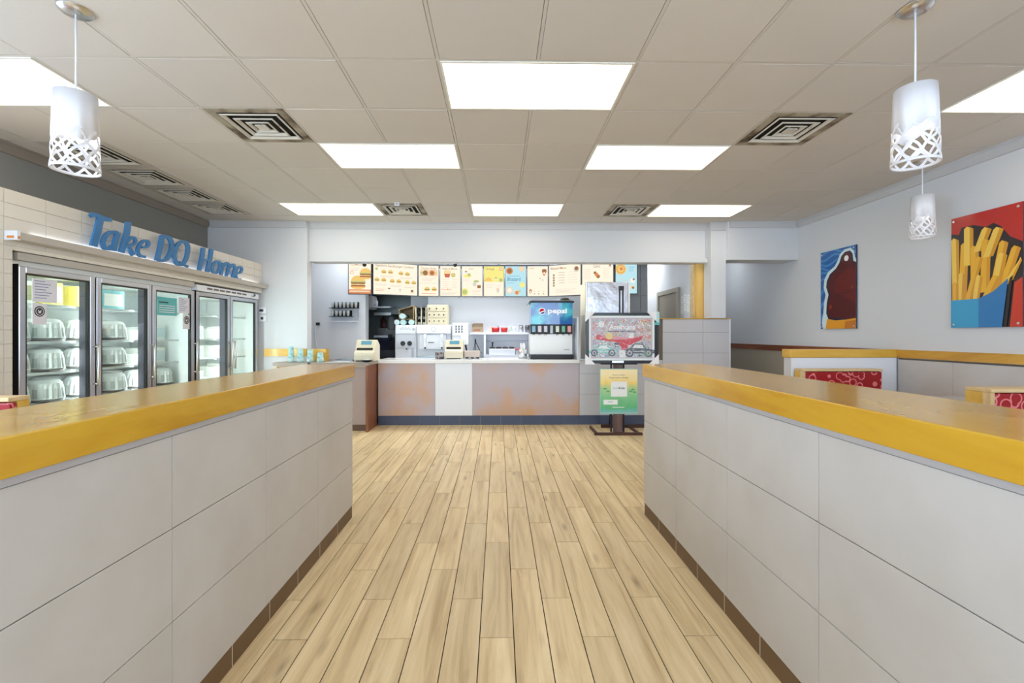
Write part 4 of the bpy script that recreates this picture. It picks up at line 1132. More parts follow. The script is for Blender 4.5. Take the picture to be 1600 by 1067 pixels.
# blender / spinner head on legs
bl = thing('treat_blender', 'white treat blender with nine dark vent slots on black legs', 'blender', (XatY(719, 7.9), 8.0, BCZ))
Y = 7.86
x0, x1, z0, z1 = rect(706.5, 731.5, 504.5, 525, Y)
pbox('head', WHITE, bl, x0, x1, Y, 8.25, z0, z1, 0.006)
for q in range(3):
    for r in range(3):
        xx = x0 + 0.055 + q * 0.05; zz_ = z1 - 0.045 - r * 0.045
        pbox('vent_slot', mat('slot_grey', (96, 98, 104), 0.5), bl, xx, xx + 0.024, Y - 0.002, Y - 0.0003, zz_ - 0.034, zz_)
xq, _, zq, _ = rect(720, 733, 520, 538.5, Y)
pbox('front_cover', WHITEG, bl, xq, x1 + 0.006, Y - 0.03, 8.10, zq, z0 + 0.02, 0.006)
pbox('left_column', WHITE, bl, x0, xq - 0.003, Y + 0.01, 8.2, zq - 0.05, z0 - 0.001, 0.004)
mb = MB()
for (a, b, yy) in ((xq + 0.03, xq - 0.01, 7.88), (xq + 0.07, xq + 0.12, 7.88), (xq + 0.03, xq + 0.0, 8.06), (xq + 0.07, xq + 0.11, 8.06)): mb.tube([(a, yy + 0.03, zq - 0.001), (b, yy + 0.055, BCZ + 0.001)], 0.008)
mb.build('legs', BLACKM, bl)
pbox('foot_plate', BLACKM, bl, x0, xq - 0.005, 7.98, 8.2, BCZ + 0.001, BCZ + 0.012)
pbox('stem', KG, bl, x0 + 0.03, x0 + 0.09, 8.05, 8.15, BCZ + 0.012, zq - 0.051)

# white wall shelf unit
Y = 8.12
sh = thing('shelf_unit', 'white two level shelf behind the counter left of the drinks machine', 'shelf', (XatY(782, Y), 8.3, BCZ))
zt_ = at(780, 519.5, Y).z; xl, xr = XatY(734, Y), XatY(831, Y)
pbox('top_shelf', WHITE, sh, xl, xr, Y, 8.49, zt_ - 0.035, zt_, 0.003)
for xx in (757.5, 829): pbox('upright', WHITE, sh, XatY(xx, Y) - 0.018, XatY(xx, Y) + 0.018, Y + 0.005, 8.48, BCZ + 0.001, zt_ - 0.0355)
pbox('bottom_shelf', WHITE, sh, XatY(757.5, Y) + 0.019, XatY(829, Y) - 0.019, 7.97, 8.48, at(780, 558.5, 8.0).z - 0.0, at(780, 555.5, 8.0).z + 0.012)
pbox('back_rail', KG, sh, XatY(757.5, Y) + 0.019, XatY(829, Y) - 0.019, 8.47, 8.48, zt_ - 0.16, zt_ - 0.145)
# things on the shelf
bx0, bx1, _, bz1 = rect(737.5, 754.5, 503.5, 519, Y + 0.05)
nb = thing('napkin_box', 'open brown cardboard box at the left end of the white shelf', 'box', ((bx0 + bx1) / 2, Y + 0.1, zt_))
mb = MB(); w = 0.006; za, zb2 = zt_ + 0.001, zt_ + 0.155
mb.box(bx0 + w, bx1 - w, Y + 0.05, Y + 0.056, za, zb2 - 0.05); mb.box(bx0, bx0 + w, Y + 0.05, Y + 0.25, za, zb2); mb.box(bx1 - w, bx1, Y + 0.05, Y + 0.25, za, zb2); mb.box(bx0 + w, bx1 - w, Y + 0.244, Y + 0.25, za, zb2 + 0.015)
mb.box(bx0 + w, bx1 - w, Y + 0.056, Y + 0.244, za, za + 0.005)
mb.build('carton', mat('card_grey', (160, 140, 116), 0.8), nb)
pbox('label', mat('label_rust', (168, 96, 76), 0.7), nb, bx0 + 0.035, bx1 - 0.05, Y + 0.0485, Y + 0.0498, za + 0.03, za + 0.055)
REDT = mat('red_tub', (176, 28, 30), 0.35)
for n, (a, b) in enumerate(((768, 781), (782.5, 793.5))):
    x0, x1, _, z1 = rect(a, b, 511.5, 519, Y + 0.03)
    t = thing('red_tub', ['left red tub with a spoon handle on the white shelf', 'right red tub on the white shelf'][n], 'tub', ((x0 + x1) / 2, Y + 0.08, zt_), 'red tubs on the shelf')
    mb = MB(); c = ((x0 + x1) / 2, Y + 0.11, zt_ + 0.001); r = (x1 - x0) / 2
    mb.lathe(c, [(r * .85, 0), (r, z1 - zt_), (r * .94, z1 - zt_), (r * .8, 0.01), (0, 0.01)], 20); mb.build('bowl', REDT, t)
    if n == 0: MB().tube([(c[0], c[1], zt_ + 0.015), (c[0] + 0.05, c[1] - 0.01, z1 + 0.035)], 0.006).build('spoon', BLACK, t)
x0, x1, _, z1 = rect(763.5, 767.3, 510, 519, Y + 0.03)
t = thing('pale_carton', 'narrow peach coloured carton left of the red tubs', 'carton', (x0, Y + 0.05, zt_)); pbox('carton', mat('peach_card', (226, 196, 176), 0.7), t, x0, x1 - 0.003, Y + 0.04, Y + 0.18, zt_ + 0.001, z1, 0.002)
for n, (a, b, h, m_, lab) in enumerate(((794.5, 800, 510, mat('clear_green', (206, 218, 204), 0.3), 'pale green tumbler stack right of the red tubs'), (801, 806.5, 511, KW, 'white tumbler stack on the white shelf'),
                                  (810.5, 818.5, 509, STEEL, 'shiny steel canister on the white shelf'), (820.5, 828.5, 509, mat('dark_steel', (120, 122, 128), 0.3, 0.8), 'dark steel canister at the right end of the white shelf'))):
    x0, x1, _, z1 = rect(a, b, h, 519, Y + 0.03); c = ((x0 + x1) / 2, Y + 0.1, zt_ + 0.001); r = (x1 - x0) / 2; H = z1 - zt_
    t = thing('canister', lab, 'canister', c)
    MB().lathe(c, [(r * .9, 0), (r, H * .9), (r * .96, H)], 18).build('body', m_, t); MB().lathe(c, [(r * .97, H + .0005), (r, H + 0.004), (r * .3, H + 0.012), (0, H + 0.012)], 18).build('lid', BLACK if n > 1 else m_, t)
# topping station
Y = 8.0; zb_ = at(780, 555.5, 8.0).z + 0.0125
x0, x1, _, z1 = rect(764, 805, 545, 556, Y)
tb = thing('topping_station', 'white topping station with four black topped wells under the shelf', 'dispenser', ((x0 + x1) / 2, 8.1, zb_))
pbox('box', WHITE, tb, x0, x1, Y, 8.3, zb_, z1, 0.005)
for q in range(4):
    c = (x0 + 0.06 + q * (x1 - x0 - 0.12) / 3, Y + 0.1, z1 + 0.0005)
    MB().lathe(c, [(0.056, 0), (0.052, 0.018), (0.03, 0.032), (0.0, 0.036)], 18).build('lid', BLACK, tb)
MB().cyl((x0 + 0.06, Y + 0.1, z1 + 0.037), (x0 + 0.06, Y + 0.1, z1 + 0.10), 0.012).cyl((x0 + 0.06, Y + 0.1, z1 + 0.10), (x0 + 0.06, Y + 0.1, z1 + 0.115), 0.022).build('pump', BLACK, tb)
x2, x3, _, z2 = rect(806, 816, 546, 556, Y)
t = thing('red_lidded_bin', 'small grey bin with a red and pink lid right of the topping station', 'bin', (x2, 8.05, zb_))
pbox('bin', mat('bin_grey', (198, 202, 208), 0.4), t, x2, x3, Y, 8.2, zb_, z2 - 0.01, 0.003); pbox('lid', mat('red_lid', (198, 70, 84), 0.4), t, x2 - 0.01, x3 + 0.005, Y - 0.005, 8.2, z2 - 0.0095, z2 + 0.012, 0.004)
MB().tube([(x3 - 0.03, Y + 0.05, z2 + 0.012), (x3 - 0.01, Y + 0.04, z2 + 0.07)], 0.010).build('handle', BLACK, t)
# whisk stand (dark V shape) left of the upright
p = at(742.5, 532, 8.05)
t = thing('folding_stand', 'thin dark folding stand between the blender and the shelf upright', 'stand', (p.x, 8.1, BCZ))
mb = MB(); pz = p.z
mb.tube([(p.x, 8.1, pz), (p.x - 0.05, 8.1, BCZ + 0.002)], 0.005); mb.tube([(p.x, 8.1, pz - 0.01), (XatY(752, 8.1), 8.1, BCZ + 0.09)], 0.006); mb.tube([(p.x, 8.1, pz), (p.x, 8.25, BCZ + 0.002)], 0.005); mb.cyl((p.x, 8.1, pz - 0.02), (p.x, 8.1, pz + 0.03), 0.012)
mb.build('legs', BLACKM, t)

# ---- on the service counter
CT = 0.9775
def register(px0, px1, pyt, Y, ztop, label, base):
    X0, X1 = XatY(px0, Y), XatY(px1, Y); H = at((px0 + px1) / 2, pyt, Y + 0.12).z - ztop
    t = thing('cash_register', label, 'cash register', ((X0 + X1) / 2, Y + 0.2, ztop))
    D = 0.32
    mb = MB().prism([(Y, ztop + 0.001), (Y + D, ztop + 0.001), (Y + D, ztop + H * .75), (Y + D * .62, ztop + H), (Y + D * .42, ztop + H), (Y + D * .15, ztop + H * .5), (Y, ztop + H * .42)], 'x', X0, X1)
    mb.build('body', CREAM, t, 0.006)
    w = X1 - X0
    def F_(k): return Y + D * .15 + (D * .27) * k, ztop + H * .5 + H * .5 * k
    def slabf(u0, u1, k0, k1, m, nm, th=0.004):
        ya, za = F_(k0); yb, zb = F_(k1); n = Vector((0, -(zb - za), (yb - ya))).normalized()
        v = [Vector((X0 + w * u0, ya, za)), Vector((X0 + w * u1, ya, za)), Vector((X0 + w * u1, yb, zb)), Vector((X0 + w * u0, yb, zb))]
        v = [q + n * 0.0006 for q in v] + [q + n * th for q in v]
        MB().add(v, [(0, 1, 2, 3), (7, 6, 5, 4), (0, 4, 5, 1), (1, 5, 6, 2), (2, 6, 7, 3), (3, 7, 4, 0)]).build(nm, m, t)
    slabf(.25, .78, .55, .9, mat('lcd_blue', (96, 156, 180), 0.3), 'display')
    slabf(.08, .88, .04, .24, BLACK, 'paper_slot')
    pbox('drawer_front', mat('cream_dark', (214, 206, 182), 0.4), t, X0 + 0.01, X1 - 0.01, Y - 0.008, Y - 0.0005, ztop + 0.015, ztop + H * .3, 0.003)
    pbox('feet', INK, t, X0 + 0.03, X1 - 0.03, Y - 0.003, Y - 0.0005, ztop + 0.001, ztop + 0.013)
    return t
register(694.5, 723, 531, 7.02, CT, 'cream cash register with a blue display on the white counter', 0)
register(553, 584.5, 531, 6.62, 0.9665, 'cream cash register with a blue display on the side counter', 0)
x0, x1, z0, z1 = rect(680, 693, 552, 563, 7.0)
t = thing('card_holder', 'small picture card box left of the register on the white counter', 'card box', ((x0 + x1) / 2, 7.03, CT))
pbox('box', mat('card_photo', (150, 138, 136), 0.5, spots=(26, (44, 44, 50), 0.46, 0.54)), t, x0, x1, 7.0, 7.06, CT + 0.001, CT + 0.105, 0.002)
x0, x1, z0, z1 = rect(725, 750, 549, 561, 7.15)
t = thing('beige_tray', 'beige plastic bin on small dark feet right of the register', 'bin', ((x0 + x1) / 2, 7.2, CT))
mb = MB(); mb.prism([(x0 + 0.01, CT + 0.022), (x1 - 0.01, CT + 0.022), (x1, CT + 0.12), (x0, CT + 0.12)], 'y', 7.15, 7.35)
mb.build('bin', mat('beige_bin', (196, 182, 172), 0.5), t, 0.006)
mb = MB()
for xx in (x0 + 0.04, (x0 + x1) / 2, x1 - 0.04): mb.box(xx - 0.02, xx + 0.02, 7.17, 7.33, CT + 0.001, CT + 0.0215)
mb.build('feet', INK, t)
# straw holder
p = at(816.5, 560, 7.22)
t = thing('straw_holder', 'shiny steel holder with white wrapped straws left of the drinks machine', 'straw holder', (p.x, 7.22, CT))
MB().lathe((p.x, 7.22, CT + 0.001), [(0.066, 0), (0.068, 0.14), (0.062, 0.14), (0.06, 0.01), (0, 0.01)], 20).build('cup', CHROME, t)
mb = MB()
for q in range(16):
    a = q * 2.4; r = 0.012 + 0.036 * (q % 4) / 3
    mb.tube([(p.x + r * math.cos(a), 7.22 + r * math.sin(a), CT + 0.015), (p.x + 1.2 * r * math.cos(a), 7.22 + 1.2 * r * math.sin(a), CT + 0.2 + 0.02 * (q % 3))], 0.009, 6)
mb.build('straws', CUPW, t)['kind'] = 'stuff'
MB().tube([(p.x, 7.22, CT + 0.1), (p.x + 0.004, 7.22, CT + 0.245)], 0.008).build('dark_straw', BLACK, t)

# ---- drinks machine
Y = 6.98
x0, x1, _, z1 = rect(828.5, 896, 471, 563, Y)
df = thing('drinks_machine', 'soda fountain with a blue backlit sign reading pepsi on the white counter', 'drinks machine', ((x0 + x1) / 2, 7.2, CT))
zf = lambda y: at(860, y, Y).z
pbox('drip_base', BLACK, df, x0 + 0.005, x1, Y - 0.02, 7.42, CT + 0.001, zf(554), 0.006)
pbox('splash_panel', WHITEG, df, x0, x1 - 0.01, Y + 0.06, 7.40, zf(553.8), zf(522), 0.004)
mb = MB()
for q in range(12): mb.box(x0 + 0.03 + q * 0.05, x0 + 0.06 + q * 0.05, Y - 0.01, Y + 0.05, zf(554) + 0.0005, zf(554) + 0.004)
mb.build('drip_grille', KG, df)
pbox('valve_bar', BLACK, df, x0 + 0.01, x1 - 0.005, Y + 0.055, 7.40, zf(521.9), zf(507), 0.003)
# sign: gently curved front
SW = x1 - x0 - 0.02; xm_ = (x0 + x1) / 2; zs0, zs1 = zf(506.8), zf(473)
def arc(u): return Y + 0.03 - 0.05 * math.cos((u - .5) * 2.2)
PB = mat('soda_sign', (36, 96, 168), 0.12, coat=0.6, emit=0.12, spots=(3.2, (60, 190, 200), 0.46, 0.60))
pts = [(xm_ + (u - .5) * SW, arc(u)) for u in [i / 16 for i in range(17)]]
MB().prism(pts + [(x1 - 0.01, 7.35), (x0 + 0.01, 7.35)], 'z', zs0, zs1).build('sign_box', PB, df)
mb = MB(); q = [(x0 - 0.0, 7.38)] + [(xm_ + (u - .5) * (SW + 0.04), arc(u) - 0.015) for u in [i / 16 for i in range(17)]] + [(x1 + 0.0, 7.38)]
mb.prism(q, 'z', zs1 + 0.0005, zs1 + 0.028); mb.build('top_cover', BLACK, df)
mb = MB(); mb.prism([(x0 - 0.03, zs1 - 0.02), (x0 + 0.02, zs1 + 0.03), (x1 - 0.02, zs1 + 0.035), (x1, zs1 + 0.03), (x1 - 0.02, zs1 + 0.042), (x0 + 0.02, zs1 + 0.04), (x0 - 0.034, zs1 - 0.012)], 'y', 7.02, 7.38)
mb.build('top_tray', mat('grey_tray', (120, 122, 128), 0.35, 0.4), df)
pbox('lower_band', BLACK, df, x0 + 0.005, x1 - 0.005, Y - 0.012, 7.3, zf(507) + 0.001 - 0.0, zs0 - 0.0003)
PW_ = glow('sign_white', (250, 252, 255), 1.0); PRD = glow('sign_red', (216, 40, 56), 0.8); PBL = glow('sign_navy', (24, 70, 160), 0.7)
mb = MB()
vv, ff, w_ = text_mesh('pepsi', 1, 0, 0.035)
cxg = xm_ - SW * .235; czg = (zs0 + zs1) / 2 + 0.035
hx = 0.105
tv = []
for v in vv:
    X = xm_ - SW * .10 + v[0] / w_ * SW * .46; u = (X - xm_) / SW + .5; tv.append((X, arc(u) - 0.0012, czg - 0.028 + v[1] * hx))
mb.add(tv, ff, 0)
def disc(r, m, k, a0=0, a1=2 * PI, wob=None):
    n = 24; P_ = []
    for i in range(n + 1): a = a0 + (a1 - a0) * i / n; P_.append((r * math.cos(a), r * math.sin(a)))
    mb.add([(cxg + a, arc((cxg + a - xm_) / SW + .5) - 0.001 - 0.0006 * k, czg + b) for a, b in P_[:-1 if a1 - a0 > 6 else None]], [tuple(range(n if a1 - a0 > 6 else n + 1))], m)
disc(0.052, 0, 1); disc(0.040, 1, 2, 0.35, PI + 0.35); disc(0.040, 2, 2, PI + 0.75, 2 * PI - 0.1)
mb.build('sign_print', [PW_, PRD, PBL], df)
cols = [(130, 180, 208), (222, 214, 230), (206, 208, 222), None, (214, 222, 208), (104, 180, 150), (228, 160, 160)]
for q, c in enumerate(cols):
    xx = x0 + 0.055 + q * (x1 - x0 - 0.115) / 6; zt1, zb1 = zf(509), zf(519)
    if c is None:
        mb = MB().box(xx - 0.022, xx + 0.022, Y + 0.01, Y + 0.0545, zf(521), zf(508.5)); mb.build('ice_chute', KG, df, 0.003); continue
    mb = MB().box(xx - 0.026, xx + 0.026, Y + 0.005, Y + 0.0545, zb1, zt1)
    v = mb.build('valve', mat('valve_%d' % q, c, 0.3), df, 0.004)
    mb = MB().cyl((xx, Y + 0.03, zb1 - 0.0005), (xx, Y + 0.03, zb1 - 0.045), 0.020, 0.013, 12, 0); mb.tube([(xx, Y + 0.045, zb1 - 0.001), (xx, Y + 0.02, zb1 - 0.03), (xx, Y + 0.015, zb1 - 0.055)], 0.006, 6, 1)
    mb.build('nozzle', [BLACK, WHITEG], v)
mb = MB().box(x1 - 0.14, x1 - 0.05, Y + 0.0585, Y + 0.0595, zf(547), zf(546)); mb.build('maker_plate', mat('print_grey', (150, 160, 165), 0.7), df)
# cap left on the machine
t = thing('dark_cap', 'dark olive crumpled cap on top of the drinks machine at its right end', 'cap', (x1 - 0.08, 7.2, zs1 + 0.043))
MB().lathe((x1 - 0.10, 7.2, zs1 + 0.0435), [(0.075, 0), (0.072, 0.02), (0.05, 0.045), (0.0, 0.055)], 14, flute=(0, .06, 1, 2)).build('crown', mat('olive_cloth', (58, 56, 36), 0.9), t)
# white end panel right of the machine
t = thing('white_screen', 'thin white screen standing at the right end of the white counter', 'screen', (CX1 - 0.02, 7.1, CT))
pbox('panel', WHITE, t, CX1 - 0.022, CX1 - 0.006, 6.88, 7.44, CT + 0.001, at(905, 496, 6.88).z, 0.002)
x0, x1, _, z1 = rect(897.5, 903.5, 486, 500, 7.3)

# ---- refrigerator behind the easel
rf = thing('steel_refrigerator', 'tall stainless steel refrigerator behind the framed picture', 'refrigerator', (1.65, 7.2, 0))
x0, x1, _, z1 = rect(915.5, 984, 440.5, 560, 6.96)
pbox('body', mat('fridge_side', (190, 184, 170), 0.5), rf, x0, x1, 6.975, 7.42, 0.01, z1, 0.003)
pbox('upper_side_panel', mat('beige_side', (222, 210, 184), 0.5), rf, x0 - 0.004, x0 - 0.0003, 6.99, 7.41, at(905, 493, 7.2).z, z1 - 0.005)
dd = pbox('door', STEEL, rf, x0 + 0.018, x1 - 0.03, 6.945, 6.9745, 0.12, z1 - 0.004, 0.006, 2)
pbox('edge_trim', CHROME, rf, x0, x0 + 0.016, 6.95, 6.9745, 0.12, z1 - 0.004)
pbox('edge_trim', WHITEG, rf, x1 - 0.028, x1, 6.95, 6.9745, 0.12, z1 - 0.004)

# ---- cup dispenser racks and bits on the white panel
Yp = 7.998
cr_ = thing('cup_holder_rack', 'wall rack with two rows for cups on the white wall behind the side counter', 'rack', (XatY(537, 7.9), 7.95, at(537, 503, 7.9).z))
x0, x1, _, _ = rect(516, 558.5, 471, 502, 7.9)
za, zb2, zc = at(537, 481, 7.9).z, at(537, 494, 7.9).z, at(537, 501.5, 7.9).z
for zz_ in (za, zb2): 
    pbox('shelf', BLACKM, cr_, x0, x1 - (0 if zz_ == za else 0.10), 7.83, Yp, zz_ - 0.008, zz_)
    pbox('back_plate', BLACK, cr_, x0, x1 - (0 if zz_ == za else 0.12), 7.985, Yp, zz_ + 0.0005, zz_ + 0.105)
pbox('side_bracket', mat('bracket_grey', (188, 190, 196), 0.4), cr_, x1 - 0.05, x1 - 0.01, 7.93, Yp, zc, za - 0.009)
pbox('lower_shelf', WHITE, cr_, x0 - 0.01, x1, 7.86, Yp, zc - 0.014, zc)
cup = thing('paper_cup', 'x', 'cup', (0, 0, 0))
MB().lathe((0, 0, 0), [(0.019, 0), (0.026, 0.082), (0.0275, 0.086), (0.024, 0.086), (0.018, 0.006), (0, 0.006)], 14).build('cup', CUPW, cup)
MB().lathe((0, 0, 0.0865), [(0.026, 0), (0.027, 0.004), (0.02, 0.010), (0, 0.010)], 14).build('lid', mat('lid_pale', (206, 220, 226), 0.3), cup)
posn = ['first', 'second', 'third', 'fourth', 'fifth', 'sixth', 'seventh']
fst = True
for row, (zz_, n) in enumerate(((za, 7), (zb2, 5))):
    for q in range(n):
        loc = (x0 + 0.04 + q * 0.066, 7.90, zz_ + 0.001)
        lab = 'pale lidded cup in the %s row of the wall rack, %s from the left' % (['upper', 'lower'][row], posn[q])
        if fst: cup.location = loc; ORG[cup.name] = loc; tag(cup, lab, None, 'cups in the wall rack'); fst = False
        else: dup(cup, loc, lab, 'cups in the wall rack')
p = at(497, 506.5, 7.99)
t = thing('wall_phone_jack', 'small black wall jack with a white cord left of the cup rack', 'wall jack', (p.x, 7.98, p.z))
pbox('jack', BLACK, t, p.x - 0.03, p.x + 0.03, 7.965, Yp, p.z - 0.02, p.z + 0.03, 0.004)
MB().tube([(p.x - 0.02, 7.975, p.z - 0.018), (p.x - 0.05, 7.98, p.z - 0.10), (p.x - 0.045, 7.985, p.z - 0.25), (p.x - 0.02, 7.985, p.z - 0.4), (p.x + 0.01, 7.98, 0.97)], 0.007).build('cord', WHITE, t)
# things on the side counter
SZ = 0.9665
for n, (a, b, y0, lab) in enumerate(((450, 460, 541, 'tallest teal and white cup stack on the side counter, leftmost'), (464, 474.5, 545, 'second teal cup stack from the left on the side counter'),
                                 (479.5, 489.5, 546.5, 'third teal cup stack, with a blue mark, beside the wooden box'), (495, 506, 551, 'shortest pale cup stack in front of the wooden box'))):
    Yc = 6.55; x0, x1, _, z1 = rect(a, b, y0, 560, Yc); c = ((x0 + x1) / 2, Yc, SZ); r = (x1 - x0) / 2; H = z1 - SZ
    t = thing('cup_stack', lab, 'cups', c, 'cup stacks on the side counter')
    prof = [(r * .95, 0), (r, 0.012), (r * .86, 0.014), (r * .70, max(H - 0.03, 0.03))]
    mb = MB().lathe((c[0], c[1], SZ + 0.0005), [(r * 1.0, 0), (r * 1.0, 0.008), (r * .93, 0.010), (r * .74, H)], 20); mb.build('cup', CUPT, t)
    mb = MB()
    for e in range(3): mb.lathe((c[0], c[1], SZ + 0.012 + e * 0.012), [(r * .93, 0), (r * .99, 0.003), (r * .93, 0.006)], 20)
    mb.build('rims', CUPW, t)
x0, x1, _, z1 = rect(489, 512, 545, 557, 6.72)
t = thing('wooden_box', 'small open wooden box behind the cup stacks on the side counter', 'box', ((x0 + x1) / 2, 6.75, SZ))
mb = MB(); w = 0.012; a, b = 6.66, 6.77
mb.box(x0, x1, a, a + w, SZ + .001, z1); mb.box(x0, x1, b - w, b, SZ + .001, z1); mb.box(x0, x0 + w, a + w, b - w, SZ + .001, z1); mb.box(x1 - w, x1, a + w, b - w, SZ + .001, z1); mb.box(x0 + w, x1 - w, a + w, b - w, SZ + .001, SZ + .01)
mb.build('box', MAPLEX, t)
x0, x1, _, _ = rect(522, 556, 555, 560, 6.6)
t = thing('grey_tray', 'flat grey steel tray left of the register on the side counter', 'tray', ((x0 + x1) / 2, 6.6, SZ))
mb = MB(); mb.box(x0, x1 - 0.05, 6.60, 6.85, SZ + .001, SZ + .008); mb.box(x0, x1 - 0.05, 6.84, 6.85, SZ + .008, SZ + .03); mb.box(x0, x1 - 0.05, 6.60, 6.61, SZ + .008, SZ + .018); mb.box(x0, x0 + .01, 6.61, 6.84, SZ + .008, SZ + .025); mb.box(x1 - .06, x1 - 0.05, 6.61, 6.84, SZ + .008, SZ + .025)
mb.build('tray', mat('tray_grey', (150, 154, 160), 0.35, 0.5), t)
p = at(541, 560, 6.47)
t = thing('paper_sheets', 'white paper sheets lying at the front of the side counter', 'papers', (p.x, 6.45, SZ)); mb = MB(); mb.box(p.x - .28, p.x + .12, 6.40, 6.52, SZ + .0005, SZ + .002); mb.box(p.x - .22, p.x + .02, 6.43, 6.56, SZ + .0025, SZ + .004); mb.build('sheet', mat('paper_white', (240, 242, 242), .7), t)
p = at(573, 558, 6.48)
t = thing('black_bowl', 'small black bowl in front of the register on the side counter', 'bowl', (p.x, 6.48, SZ))
MB().lathe((p.x, 6.48, SZ + .0005), [(.035, 0), (.062, .012), (.068, .03), (.062, .03), (.03, .01), (0, .01)], 20).build('bowl', BLACK, t)
MB().lathe((p.x, 6.48, SZ + .0115), [(.0, 0), (.055, .012), (.045, .03), (0, .034)], 14).build('contents', mat('grey_lid', (196, 196, 192), .4), t)
p = at(482.5, 565, 6.34)
t = thing('black_clip', 'small black clip on the front edge of the side counter top', 'clip', (p.x, 6.335, .95)); pbox('clip', BLACK, t, p.x - .014, p.x + .014, 6.325, 6.3395, .935, .972, .002)

# ---- dark kitchen bay between the white panel and the machines
t = thing('range_hood', 'dark steel range hood hanging over the kitchen bay', 'hood', (-1.9, 9.3, 2.0))
hx0, hx1 = XatY(586, 9.0), XatY(644, 9.0)
HOOD = mat('hood_steel', (84, 92, 92), 0.35, 0.7)
mb = MB().prism([(8.95, at(600, 491, 9.0).z), (10.1, at(600, 491, 9.0).z), (10.1, 2.94), (9.2, 2.94), (8.95, 2.3)], 'x', hx0, hx1 + 0.15)
mb.build('hood', HOOD, t)
pbox('front_lip', mat('lip_steel', (186, 190, 190), 0.3, 0.7), t, hx0, XatY(612, 9.0), 8.93, 8.949, at(600, 492, 9.0).z - 0.01, at(600, 491, 9.0).z + 0.03)
x0, x1, z0, z1 = rect(574, 585.5, 463, 481, 8.6)
t = thing('electrical_box', 'pale box on a bracket at the left of the kitchen bay', 'box', (x0, 8.6, z0)); pbox('box', mat('pale_grey', (190, 190, 192), .5), t, x0, x1, 8.5, 8.75, z0, z1, .004); pbox('bracket', KG, t, x0 - .02, x1, 8.6, 8.75, z0 - .03, z0 - .0005)
pbox('hanging_arm', KG, t, x0 + 0.02, x0 + 0.05, 8.66, 8.69, z1 + .0005, 2.949)
x0, x1, z0, z1 = rect(586.5, 590.5, 468.5, 479, 8.6)
hm = at(588, 482, 8.9)
t = thing('white_bottle', 'white squeeze bottle standing on the hood shelf', 'bottle', ((x0 + x1) / 2, 8.6, z0)); MB().lathe(((x0 + x1) / 2, 8.6, z0), [(.024, 0), (.025, .09), (.012, .11), (.006, .14), (0, .14)], 14).build('bottle', WHITE, t); pbox('shelf', KG, t, x0 - .004, x1 + .25, 8.52, 8.75, z0 - .025, z0 - .0005)
# fry station
x0, x1, z0, z1 = rect(577, 618, 545, 562, 8.5)
t = thing('fry_station', 'black fry station with a sloped dark hood in the kitchen bay', 'fryer', ((x0 + x1) / 2, 8.8, 0))
pbox('cabinet', BLACKM, t, x0, x1 - 0.02, 8.5, 9.1, 0, z1 - 0.02, .004)
mb = MB().prism([(8.5, z1 - .019), (9.1, z1 - .019), (9.1, z1 + .22), (8.9, z1 + .2)], 'x', x0 + .05, x1 - .15); mb.build('sloped_hood', mat('navy_dark', (34, 38, 58), .4), t)
pbox('basket_rail', STEEL, t, x0 + .08, x0 + .10, 8.47, 8.499, z1 - .25, z1 - .02)
x0, x1, z0, z1 = rect(584, 606, 524, 527.5, 8.9)
t = thing('wall_shelf', 'short white shelf in the dark kitchen bay', 'shelf', (x0, 9.0, z0)); pbox('board', WHITE, t, x0, x1, 8.9, 9.2, z0, z1, .003); pbox('bracket', BLACKM, t, x1 + .001, x1 + .03, 8.9, 9.2, z0 - .01, z1 + .02)
mb = MB(); mb.box(x0 + .02, x0 + .05, 9.2, 10.39, z0, z0 + .03); mb.box(x1 - .05, x1 - .02, 9.2, 10.39, z0, z0 + .03); mb.build('wall_arm', BLACKM, t)
x0, x1, z0, z1 = rect(604, 614, 494, 515, 9.2)
t = thing('grey_urn', 'grey cylindrical container standing in the kitchen bay', 'container', ((x0 + x1) / 2, 9.3, z0))
MB().lathe(((x0 + x1) / 2, 9.3, z0), [(.06, 0), (.065, .02), (.065, .2), (.05, .22), (.045, .27), (0, .27)], 18).build('body', mat('urn_grey', (142, 148, 150), .4), t)
pbox('stand', mat('stand_grey', (130, 136, 136), .5), t, (x0 + x1) / 2 - .12, (x0 + x1) / 2 + .14, 9.15, 9.5, 0, z0 - .0005)
x0, x1, z0, z1 = rect(592, 602, 496, 512, 9.4)
t = thing('extinguisher', 'dark red extinguisher shape on the kitchen wall', 'extinguisher', ((x0 + x1) / 2, 9.5, z0))
MB().lathe(((x0 + x1) / 2, 9.5, z0), [(.05, 0), (.055, .02), (.055, .17), (.02, .2), (.02, .23), (0, .23)], 16).build('cylinder', mat('dark_red', (84, 26, 24), .4), t)
pbox('stand', mat('stand_grey', (130, 136, 136), .5), t, (x0 + x1) / 2 - .09, (x0 + x1) / 2 + .08, 9.41, 9.6, 0, z0 - .0005)
sbox('wall_kitchen_bay', mat('bay_tile', (112, 122, 124), 0.4), -3.2, KX0 - 0.002, 9.9, 9.98, 0, 2.94)
sbox('trim_12', mat('bay_edge', (170, 176, 184), 0.4), KX0 - 0.33, KX0 - 0.002, 8.55, 8.6, 0, 2.94)

